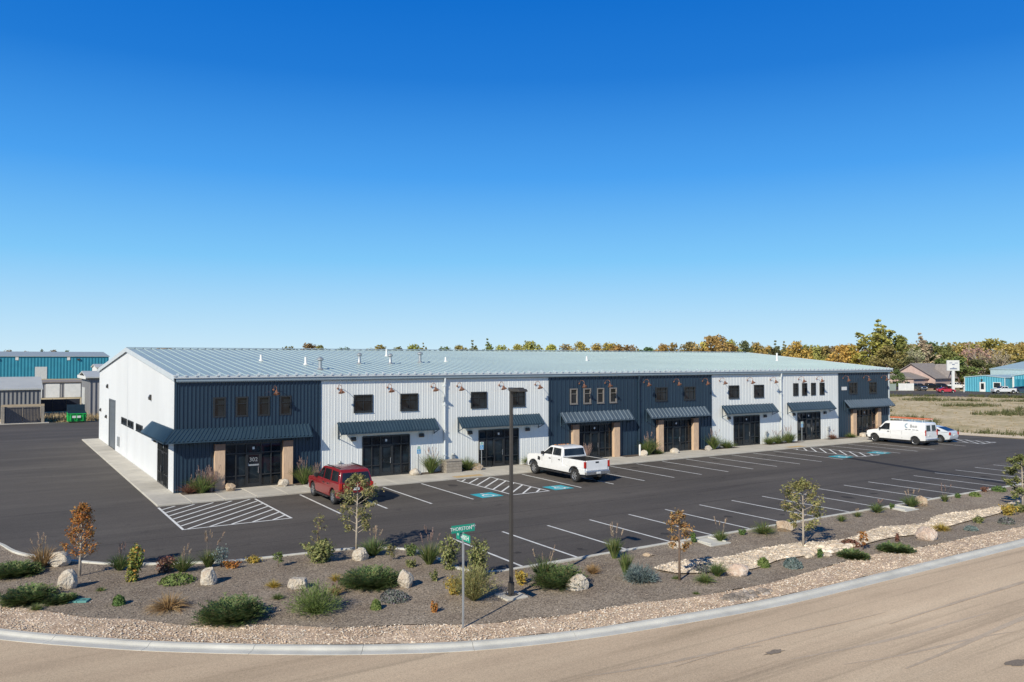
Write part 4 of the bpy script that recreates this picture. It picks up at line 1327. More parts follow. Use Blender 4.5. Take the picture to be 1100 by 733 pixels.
ag = 'accessible parking signs along the shop fronts'
def access_sign(x, y, label):
    t = thing('parking_sign', label, 'sign', (x, y, .1), 0, ag)
    mb = MB(); mb.box(-.025, .025, -.02, .02, 0, 1.95); mb.build('post', M['galv'], t)
    mb = MB(); mb.box(-.16, .16, -.032, -.022, 1.42, 1.98); pl = mb.build('plate', M['sign_white'], t, bevel=.004, segs=1)
    mb = MB(); mb.box(-.14, .14, -.036, -.033, 1.45, 1.76); b = mb.build('symbol_panel', M['sign_blue'], pl)
    w = MB()
    for k in range(14):
        a, c = R(100 + 250 * k / 14), R(100 + 250 * (k + 1) / 14)
        w.face([(q * math.cos(u) - .01, -.038, 1.565 + q * math.sin(u)) for q, u in ((.05, a), (.07, a), (.07, c), (.05, c))])
    w.box(-.02, .005, -.0385, -.037, 1.60, 1.69); w.box(-.02, .06, -.0385, -.037, 1.60, 1.62); w.box(.05, .065, -.0385, -.037, 1.50, 1.60)
    w.box(-.025, .01, -.0385, -.037, 1.70, 1.73)
    w.build('wheelchair_figure', M['sign_white'], b)
    mb = MB(); mb.box(-.13, .13, -.0345, -.0325, 1.80, 1.86); mb.box(-.10, .10, -.0345, -.0325, 1.89, 1.95)
    mb.build('green_band', M['sign_green'], pl)


access_sign(15.85, -.75, 'blue and white wheelchair sign on a thin post between the rock and the purple-headed grass')
access_sign(20.95, -.75, 'blue and white wheelchair sign in front of the storefront behind the lamp post')
access_sign(57.1, -.85, 'blue and white wheelchair sign farthest from the red SUV')

bo = thing('bollard', 'short white bollard by the foot of the downspout between the two blue bays', 'bollard', (36.3, -.75, .1))
MB().lathe([(.085, 0), (.085, .85), (.07, .92), (0, .95)], 14).build('pipe', M['plate_white'], bo, smooth=50)
ub = thing('utility_box', 'stone-coloured square utility enclosure at the foot of the white downspout', 'utility box', (18.4, -.85, .1))
M['block'] = pm('block', (.30, .265, .22), .9, 0, .25, 5, .3, 40)
mb = MB()
for k in range(4):
    mb.box(-.62, .62, -.42, .42, k * .2, k * .2 + .19)
mb.build('block_wall', M['block'], ub, bevel=.012, segs=1)
MB().box(-.66, .66, -.46, .46, .80, .86).build('lid', M['block'], ub, bevel=.01, segs=1)

X0 = (-6.76, -21.35)
vb = thing('valve_box', 'pair of flat teal plastic irrigation lids set into the gravel', 'utility lid', (X0[0], X0[1], gz(*X0) + .02), R(-28))
for k in range(2):
    mb = MB(); mb.box(-.31 + k * .315, -.005 + k * .315, -.19, .19, -.1, .03)
    o = mb.build('lid', M['plastic_teal'], vb, bevel=.012)
    mb = MB(); mb.box(-.21 + k * .315, -.11 + k * .315, -.02, .02, .028, .034); mb.build('keyhole', M['black_plastic'], o)
for (px, py), lab in (((17.52, -26.27), 'pale concrete splash pad at the kerb behind the thin bronze-leaved tree'), ((32.10, -26.26), 'pale concrete splash pad beside the peach boulder at the parking kerb')):
    mb = MB()
    mb.prism([(-.45, 0), (.45, 0), (.62, -1.25), (-.62, -1.25)], lambda p: (p[0], p[1], -.1), lambda p: (p[0], p[1], .035))
    mb.box(-.5, -.42, -1.1, -.05, .035, .09); mb.box(.42, .5, -1.1, -.05, .035, .09)
    o = mb.build('splash_pad', M['kerb_concrete'], bevel=.01, segs=1)
    tag(o, lab, 'splash pad', 'concrete splash pads below kerb gaps'); o.location = (px, -25.78, gz(px, -26.2))

# ------------------------------------------------------------------ boulders
def rock_mat(name, a, b, c):
    m, nt, bs, N, L = newmat(name)
    tc = N.new('ShaderNodeTexCoord')
    n = N.new('ShaderNodeTexNoise'); n.inputs['Scale'].default_value = 2.6; n.inputs['Detail'].default_value = 10; n.inputs['Roughness'].default_value = .7
    n.inputs['Distortion'].default_value = .6
    L.new(tc.outputs['Object'], n.inputs['Vector'])
    r = ramp(nt, [(.32, c), (.45, b), (.62, a)])
    L.new(n.outputs['Fac'], r.inputs['Fac']); L.new(r.outputs['Color'], bs.inputs['Base Color'])
    bs.inputs['Roughness'].default_value = .92; bs.inputs['Specular IOR Level'].default_value = .2
    n2 = N.new('ShaderNodeTexNoise'); n2.inputs['Scale'].default_value = 14; n2.inputs['Detail'].default_value = 8
    L.new(tc.outputs['Object'], n2.inputs['Vector'])
    bp = N.new('ShaderNodeBump'); bp.inputs['Strength'].default_value = .9; bp.inputs['Distance'].default_value = .09
    L.new(n2.outputs['Fac'], bp.inputs['Height']); L.new(bp.outputs['Normal'], bs.inputs['Normal'])
    return m


M['rock_white'] = rock_mat('rock_white', (.62, .57, .49), (.54, .47, .38), (.40, .30, .22))
M['rock_pink'] = rock_mat('rock_pink', (.66, .58, .50), (.56, .42, .33), (.32, .28, .25))
M['rock_tan'] = rock_mat('rock_tan', (.56, .46, .35), (.48, .36, .25), (.35, .24, .16))
M['rock_gray'] = rock_mat('rock_gray', (.50, .47, .42), (.40, .36, .31), (.26, .23, .20))


def boulder(x, y, h, w, mat, seed, label, boxy=0, base=None, group='boulders set in the planted strip'):
    rr = random.Random(seed)
    bm = bmesh.new()
    bmesh.ops.create_icosphere(bm, subdivisions=4, radius=1)
    off = Vector((seed * 7.3, seed * 1.7, seed * 3.1))
    planes = []
    if boxy: planes += [(Vector(n_), d_) for n_, d_ in (((1, .1, .1), .62), ((-1, .05, .15), .66), ((.1, -1, .1), .6), ((0, 1, .1), .62), ((.08, .1, 1), .6))]
    for k in range(9 - boxy * 5):
        n = Vector((rr.gauss(0, 1), rr.gauss(0, 1), rr.gauss(.1, .8))).normalized()
        planes.append((n, rr.uniform(.62, .88)))
    for v in bm.verts:
        p = v.co.copy()
        p *= 1 + .16 * noise.noise(p * 1.1 + off)
        for n, d in planes:
            q = p.dot(n)
            if q > d: p -= n * (q - d) * .9
        p += p.normalized() * (.075 * noise.noise(p * 4 + off) + .02 * noise.noise(p * 11 + off))
        v.co = p
    zs = [v.co.z for v in bm.verts]; xs = [v.co.x for v in bm.verts]; ys = [v.co.y for v in bm.verts]
    zc = min(zs) + .22 * (max(zs) - min(zs))
    sx = w / (max(xs) - min(xs)); sy = w * rr.uniform(.75, .95) / (max(ys) - min(ys)); sz = h / (max(zs) - zc)
    for v in bm.verts:
        v.co = Vector((v.co.x * sx, v.co.y * sy, (v.co.z - zc) * sz))
    me = bpy.data.meshes.new('boulder'); bm.to_mesh(me); bm.free()
    me.polygons.foreach_set('use_smooth', [True] * len(me.polygons)); me.set_sharp_from_angle(angle=R(32))
    me.materials.append(mat)
    o = bpy.data.objects.new('boulder', me); COL.objects.link(o)
    yy = y + w * .35
    o.location = (x, yy, (gz(x, yy) if base is None else base) - .02)
    o.rotation_euler = (0, 0, R(-33))
    tag(o, label, 'boulder', group)


for k, (q, mt, lab, bx) in enumerate([
    ((-6.98, -15.81, 0.58, 0.91), 'rock_white', 'broad cream boulder beside the plumed grass left of the orange tree', 0),
    ((-6.96, -19.63, 0.69, 0.65), 'rock_white', 'upright cream boulder in front of the orange-leaved tree', 0),
    ((-2.62, -21.53, 0.60, 0.57), 'rock_white', 'pale upright boulder above the largest dark juniper', 0),
    ((-0.13, -23.96, 0.39, 0.65), 'rock_white', 'small squared-off cream boulder behind the feathery bright green shrub', 1),
    ((3.31, -21.24, 0.49, 0.68), 'rock_white', 'rough pale boulder at the foot of the green tree near the red SUV', 0),
    ((3.14, -25.80, 0.63, 0.59), 'rock_white', 'tall white boulder left of the street-name sign', 0),
    ((8.06, -29.37, 0.55, 0.85), 'rock_white', 'rounded cream boulder right of the lamp post', 0),
    ((15.51, -26.65, 0.32, 0.72), 'rock_white', 'white boulder at the parking kerb behind the thin bronze-leaved tree', 0),
    ((14.30, -31.10, 0.45, 0.84), 'rock_pink', 'long pinkish boulder lying on the edge of the dry creek', 0),
    ((22.14, -26.96, 0.48, 0.87), 'rock_tan', 'pale tan boulder at the kerb just left of the tree in the creek', 0),
    ((33.96, -26.64, 0.57, 0.77), 'rock_tan', 'peach boulder at the parking kerb beside a splash pad', 0),
    ((26.10, -31.58, 0.58, 0.92), 'rock_pink', 'large reddish-grey boulder in front of a yellow bush', 0),
    ((13.45, -27.04, 0.15, 0.50), 'rock_tan', 'low yellowish stone lying alone in the gravel', 0)]):
    boulder(*q, M[mt], k + 3, lab, bx)
rg = 'small rocks placed along the shop fronts'
for k, (x, w, h, mt, lab) in enumerate([
    (3.05, .6, .5, 'rock_tan', 'tan rock at the foot of the left timber column of the first bay'),
    (6.3, .75, .5, 'rock_white', 'white rock at the foot of the right timber column of the first bay'),
    (15.55, .85, .5, 'rock_white', 'white rock beside the first wheelchair sign post'),
    (20.55, .85, .5, 'rock_tan', 'tan rock just left of the second wheelchair sign post'),
    (36.6, .7, .5, 'rock_white', 'white rock just right of the white bollard'),
    (40.2, .8, .45, 'rock_white', 'white rock at the left timber column of the fifth bay'),
    (44.3, .7, .45, 'rock_gray', 'grey rock at the right timber column of the fifth bay'),
    (67.2, 1.0, .45, 'rock_white', 'pale rock at the last bay in front of the white van nose')]):
    boulder(x, -1.1, h, w, M[mt], k + 40, lab, 0, .1, rg)
for (x, y), n, rad, mt, nm, lab in (((20.22, -30.27), 60, (1.9, .75), 'cobble_mix', 'cobbles', 'heap of white and grey cobbles in the dry creek'),
                                    ((12.47, -32.87), 90, (1.2, .35), 'chip_mix', 'grey_cobbles', 'patch of dark grey cobbles at the street kerb')):
    rr = random.Random(n); mb = MB()
    for k in range(n):
        a = rr.uniform(0, TAU); d = math.sqrt(rr.random())
        px, py = x + rad[0] * d * math.cos(a), y + rad[1] * d * math.sin(a)
        r = rr.uniform(.09, .2) if nm == 'cobbles' else rr.uniform(.06, .12)
        z = gz(px, py) + r * .3
        T = Matrix.Translation((px, py, z)) @ Matrix.Rotation(rr.uniform(0, TAU), 4, 'Z')
        mb.lathe([(0, -r * .5), (r * .8, -r * .3), (r * rr.uniform(.9, 1.1), .05 * r), (r * .7, r * .45), (r * .3, r * .62), (0, r * .66)], 7, T)
    tag(mb.build(nm, M[mt]), lab, None, None, 'stuff')

# ------------------------------------------------------------------ planting
def lm(name, *cols, **k):
    M[name] = leafmat(name, list(cols), **k)


lm('juniper', (.06, .11, .035), (.10, .165, .055), (.16, .23, .075), (.075, .12, .055), (.23, .26, .10), (.20, .16, .08))
lm('grass_green', (0.087, 0.145, 0.041), (0.145, 0.217, 0.058), (0.217, 0.246, 0.080), (0.065, 0.123, 0.043), (0.319, 0.275, 0.116))
lm('grass_dark', (.075, .14, .045), (.12, .19, .06), (.17, .23, .075), (.24, .23, .09))
lm('grass_tan', (0.414, 0.253, 0.115), (0.483, 0.322, 0.149), (0.345, 0.196, 0.081), (0.529, 0.380, 0.207), (0.230, 0.172, 0.069))
lm('plume', (0.495, 0.396, 0.264), (0.572, 0.473, 0.341), (0.440, 0.308, 0.220), (0.374, 0.242, 0.209))
lm('plume_purple', (0.312, 0.204, 0.192), (0.432, 0.300, 0.252), (0.504, 0.372, 0.300), (0.240, 0.156, 0.156))
lm('leaf_green', (.13, .165, .055), (.19, .22, .075), (.27, .28, .11), (.36, .34, .14), (.11, .14, .055))
lm('leaf_mixed', (0.102, 0.174, 0.043), (0.203, 0.275, 0.072), (0.464, 0.362, 0.072), (0.131, 0.203, 0.058), (0.609, 0.290, 0.058))
lm('leaf_yellow', (0.552, 0.380, 0.057), (0.483, 0.299, 0.046), (0.345, 0.287, 0.069), (0.598, 0.460, 0.115), (0.230, 0.218, 0.069))
lm('leaf_orange', (0.522, 0.189, 0.036), (0.406, 0.145, 0.043), (0.609, 0.290, 0.072), (0.319, 0.174, 0.058), (0.203, 0.145, 0.051))
lm('leaf_bronze', (0.435, 0.217, 0.080), (0.319, 0.174, 0.072), (0.522, 0.304, 0.131), (0.232, 0.189, 0.072), (0.609, 0.406, 0.217))
lm('leaf_olive', (.22, .24, .08), (.30, .30, .12), (.40, .35, .15), (.17, .19, .07), (.46, .34, .15))
lm('ball_green', (.08, .15, .04), (.12, .20, .055), (.17, .24, .07))
lm('feather', (.13, .20, .05), (.19, .26, .075), (.26, .31, .10), (.10, .15, .045))
lm('grey_blue', (0.160, 0.217, 0.217), (0.232, 0.290, 0.275), (0.131, 0.189, 0.174), (0.290, 0.319, 0.304))
lm('lavender', (0.189, 0.203, 0.174), (0.261, 0.246, 0.246), (0.145, 0.189, 0.131), (0.232, 0.189, 0.232))
lm('red_brown', (0.232, 0.094, 0.072), (0.319, 0.145, 0.102), (0.174, 0.087, 0.065), (0.290, 0.203, 0.116))


def ribbon(mb, p, d, length, width, droop, seg, rr):
    """one bent blade"""
    d = Vector(d).normalized(); side = d.cross(Vector((0, 0, 1)))
    if side.length < .05: side = Vector((1, 0, 0))
    side.normalize(); side.rotate(Matrix.Rotation(rr.uniform(-.9, .9), 3, d))
    p = Vector(p); pts = []
    for k in range(seg + 1):
        t = k / seg
        w = width * (1 - t * .88)
        pts.append((p - side * w / 2, p + side * w / 2))
        d = (d + Vector((0, 0, -droop * (t + .3)))).normalized()
        p = p + d * length / seg
    mb.add([q for pr in pts for q in pr], [(2 * k, 2 * k + 1, 2 * k + 3, 2 * k + 2) for k in range(seg)])
    return p, d


def leafq(mb, p, n, s, rr, asp=.62):
    n = Vector(n)
    n = (n + Vector((rr.gauss(0, .5), rr.gauss(0, .5), rr.gauss(0, .5))))
    if n.length < .01: n = Vector((0, 0, 1))
    n.normalize()
    a = n.cross(Vector((rr.gauss(0, 1), rr.gauss(0, 1), rr.gauss(0, 1))))
    if a.length < 1e-3: a = n.orthogonal()
    a.normalize(); b = n.cross(a)
    p = Vector(p)
    mb.add([p - a * s, p - b * s * asp * .8 + n * s * .15, p + a * s, p + b * s * asp + n * s * .15], [(0, 1, 2, 3)])


def juniper(h, w, rr):
    h *= 1.0; w *= .88
    mb = MB()
    n = int(230 + 330 * min(1.5, w))
    for k in range(n):
        a = rr.uniform(0, TAU); d = math.sqrt(rr.random()); e = rr.uniform(.12, 1.25) * (1.1 - .6 * d)
        p = Vector((math.cos(a) * d * w * .33, math.sin(a) * d * w * .33, h * .1 * rr.random()))
        L_ = (w * .24 + h * .30) * rr.uniform(.6, 1.25)
        dr = Vector((math.cos(a) * math.cos(e), math.sin(a) * math.cos(e), math.sin(e) * h / w * 1.9))
        # spray: stem with side needles
        d0 = dr.normalized()
        for q in range(9):
            t = (q + .6) / 9
            c = p + d0 * L_ * t + Vector((0, 0, -.10 * L_ * t * t))
            for s in (1, -1):
                sd = d0.cross(Vector((rr.uniform(-.4, .4), rr.uniform(-.4, .4), 1))).normalized() * s
                tip = c + (d0 * .6 + sd * .8).normalized() * (.11 + .06 * rr.random()) * (1.15 - .6 * t) * (.7 + .5 * w / 1.6)
                wd = d0 * .026
                mb.add([c - wd, c + wd, tip], [(0, 1, 2)])
    return [('foliage', mb, 'juniper')]


def grass(h, w, rr, blade='grass_green', plumes=0, pm_='plume', dens=1., ph=1.25, upright=.5):
    h *= 1.05; w *= 1.15
    mb = MB(); pl = MB()
    n = int(330 * dens)
    for k in range(n):
        a = rr.uniform(0, TAU); d = rr.random() ** .7
        p = (math.cos(a) * w * .12 * d, math.sin(a) * w * .12 * d, 0)
        e = R(90) - rr.random() ** .8 * R(66) * (1 - upright * .55)
        L_ = h * rr.uniform(.62, 1.05) * (1 / max(.55, math.sin(e))) ** .6
        ribbon(mb, p, (math.cos(a) * math.cos(e) * w / h * .8, math.sin(a) * math.cos(e) * w / h * .8, math.sin(e)), L_, max(.02, .026 * h + .010), .16 + .2 * rr.random(), 4, rr)
    out = [('blades', mb, blade)]
    for k in range(plumes):
        a = rr.uniform(0, TAU); e = R(rr.uniform(68, 89))
        d = Vector((math.cos(a) * math.cos(e), math.sin(a) * math.cos(e), math.sin(e)))
        p, d2 = ribbon(pl, (math.cos(a) * .03, math.sin(a) * .03, 0), d, h * rr.uniform(.68, .95) * ph, .013, .03, 3, rr)
        for q in range(34):
            t = rr.random()
            c = p - d2 * (1 - t) * h * .30
            ribbon(pl, c, d2 + Vector((rr.gauss(0, .35), rr.gauss(0, .35), rr.gauss(0, .2))), .085, .02, .2, 1, rr)
    if plumes: out.append(('plume', pl, pm_))
    return out


def leafy(h, w, rr, leaf='leaf_green', dens=1., size=.045, stems=7, low=.0, taper=1., trunkmat='bark'):
    h *= 1.05; w *= 1.15; size *= 1.1
    lv = MB(); st = MB()
    n = int(780 * dens)
    tips = []
    for k in range(stems):
        a = rr.uniform(0, TAU); sp = w * .5 * math.sqrt(rr.random()) * .95
        hh = h * rr.uniform(.72, 1.02) * (1 - .5 * (sp / (w * .5 + .01)) * taper)
        pts = [Vector((0, 0, -.03)) + Vector((math.cos(a), math.sin(a), 0)) * .02]
        for q in range(1, 5):
            t = q / 4
            pts.append(Vector((math.cos(a) * sp * t + rr.gauss(0, .015), math.sin(a) * sp * t + rr.gauss(0, .015), hh * t)))
        st.tube(pts, [.011, .009, .007, .005, .003], 5)
        tips.append(pts)
    for k in range(n):
        pts = rr.choice(tips); t = low + (1 - low) * rr.random() ** .8
        i = min(3, int(t * 4)); c = pts[i].lerp(pts[i + 1], t * 4 - i)
        r = w * .26 * (1.05 - .75 * t * taper) * math.sqrt(rr.random()); a = rr.uniform(0, TAU)
        o = Vector((math.cos(a) * r, math.sin(a) * r, rr.gauss(0, .04)))
        leafq(lv, c + o, o.normalized() + Vector((0, 0, .6)) if o.length > .001 else (0, 0, 1), size * rr.uniform(.6, 1.25), rr)
    return [('foliage', lv, leaf), ('stem', st, trunkmat)]


def ball(h, w, rr, leaf='ball_green', size=.035, dens=1.):
    h *= 1.15; w *= 1.2; size *= 1.2
    lv = MB()
    for k in range(int(700 * dens)):
        a = rr.uniform(0, TAU); z = rr.random(); r = math.sqrt(1 - z * z)
        q = (.75 + .25 * rr.random()) * (1 + .12 * noise.noise(Vector((math.cos(a) * 2, math.sin(a) * 2, z * 2 + h * 9))))
        n = Vector((math.cos(a) * r, math.sin(a) * r, z))
        leafq(lv, (n.x * w / 2 * q, n.y * w / 2 * q, n.z * h * q), n, size * rr.uniform(.6, 1.2), rr)
    return [('foliage', lv, leaf)]


def feathery(h, w, rr, leaf='feather'):
    h *= 1.1; w *= 1.1
    mb = MB()
    for k in range(620):
        a = rr.uniform(0, TAU); e = R(90) - R(78) * math.sqrt(rr.random())
        d = Vector((math.cos(a) * math.cos(e) * w / h * .62, math.sin(a) * math.cos(e) * w / h * .62, math.sin(e)))
        L_ = h * rr.uniform(.55, 1.02)
        st = Vector((math.cos(a), math.sin(a), 0)) * w * .12 * rr.random()
        p, dd = ribbon(mb, st, d, L_, .020, .05, 3, rr)
        for q in range(4):
            ribbon(mb, p - dd * L_ * .12 * q, dd + Vector((rr.gauss(0, .5), rr.gauss(0, .5), rr.gauss(.1, .3))), .11, .022, .1, 1, rr)
    return [('foliage', mb, leaf)]


def young_tree(h, w, rr, leaf, dens=1., size=.05, base=.3, columnar=False, bark='bark', limbs=16):
    lv = MB(); st = MB()
    lean = Vector((rr.gauss(0, .02), rr.gauss(0, .02), 0)) * h
    tp = [Vector((0, 0, -.05)), Vector((0, 0, h * .35)) + lean * .3, Vector((0, 0, h * .7)) + lean * .8, Vector((0, 0, h * .98)) + lean]
    r0 = .016 * h + .008
    st.tube(tp, [r0, r0 * .75, r0 * .42, .004], 8)
    def trunk(t):
        t = max(0, min(.999, t)) * 3; i = int(t); return tp[i].lerp(tp[i + 1], t - i)
    for k in range(limbs):
        t = base + (1 - base) * (k + rr.random() * .6) / limbs
        a = k * 2.4 + rr.uniform(-.4, .4)
        u_ = (t - base) / (1 - base)
        prof = (math.sin(PI * min(1, u_ * .85 + .15)) ** .7) if not columnar else 1.25 * (1 - u_) ** .75 * min(1, .55 + u_ * 3) + .10
        L_ = w * .5 * prof * rr.uniform(.75, 1.15)
        rise = .55 if not columnar else .75
        p0 = trunk(t * .94)
        d = Vector((math.cos(a), math.sin(a), rise)).normalized()
        p1 = p0 + d * L_ * .55 + Vector((0, 0, .02)); p2 = p0 + d * L_ + Vector((rr.gauss(0, .03), rr.gauss(0, .03), -.03 * L_))
        st.tube([p0, p1, p2], [r0 * .35 * (1 - t * .6), r0 * .2, .003], 5, False)
        br = [(p0, p1), (p1, p2)]
        for q in range(3):
            s = p0.lerp(p2, rr.uniform(.35, .9)); e = s + (d + Vector((rr.gauss(0, .6), rr.gauss(0, .6), rr.gauss(.1, .4)))).normalized() * L_ * .42
            st.tube([s, e], [.005, .002], 4, False); br.append((s, e))
        for q in range(int(dens * 70)):
            s, e = rr.choice(br[1:] if t < .9 else br)
            c = s.lerp(e, rr.random()) + Vector((rr.gauss(0, .05), rr.gauss(0, .05), rr.gauss(0, .05))) * (.6 + w * .35)
            leafq(lv, c, (rr.gauss(0, .5), rr.gauss(0, .5), .8), size * rr.uniform(.55, 1.2), rr)
    return [('crown', lv, leaf), ('trunk', st, bark)]


def plant(name, cat, gen, x, y, label, seed, group, base=None, dx=0.):
    parts = gen(random.Random(seed))
    t = thing(name, label, cat, (x, y, gz(x, y) if base is None else base), 0, group)
    t['kind'] = 'thing'
    for nm, mb, mt in parts:
        mb.build(nm, M[mt], t, smooth=0 if nm in ('trunk', 'stem') else None)
    return t


JN = 'dark spreading junipers in the planted strip'
GR = 'ornamental grasses in the planted strip'
SH = 'shrubs in the planted strip'
TR = 'young trees in the planted strip'
LO = 'low plants in the planted strip'
W_ = lambda q: q          # x, y, height, width

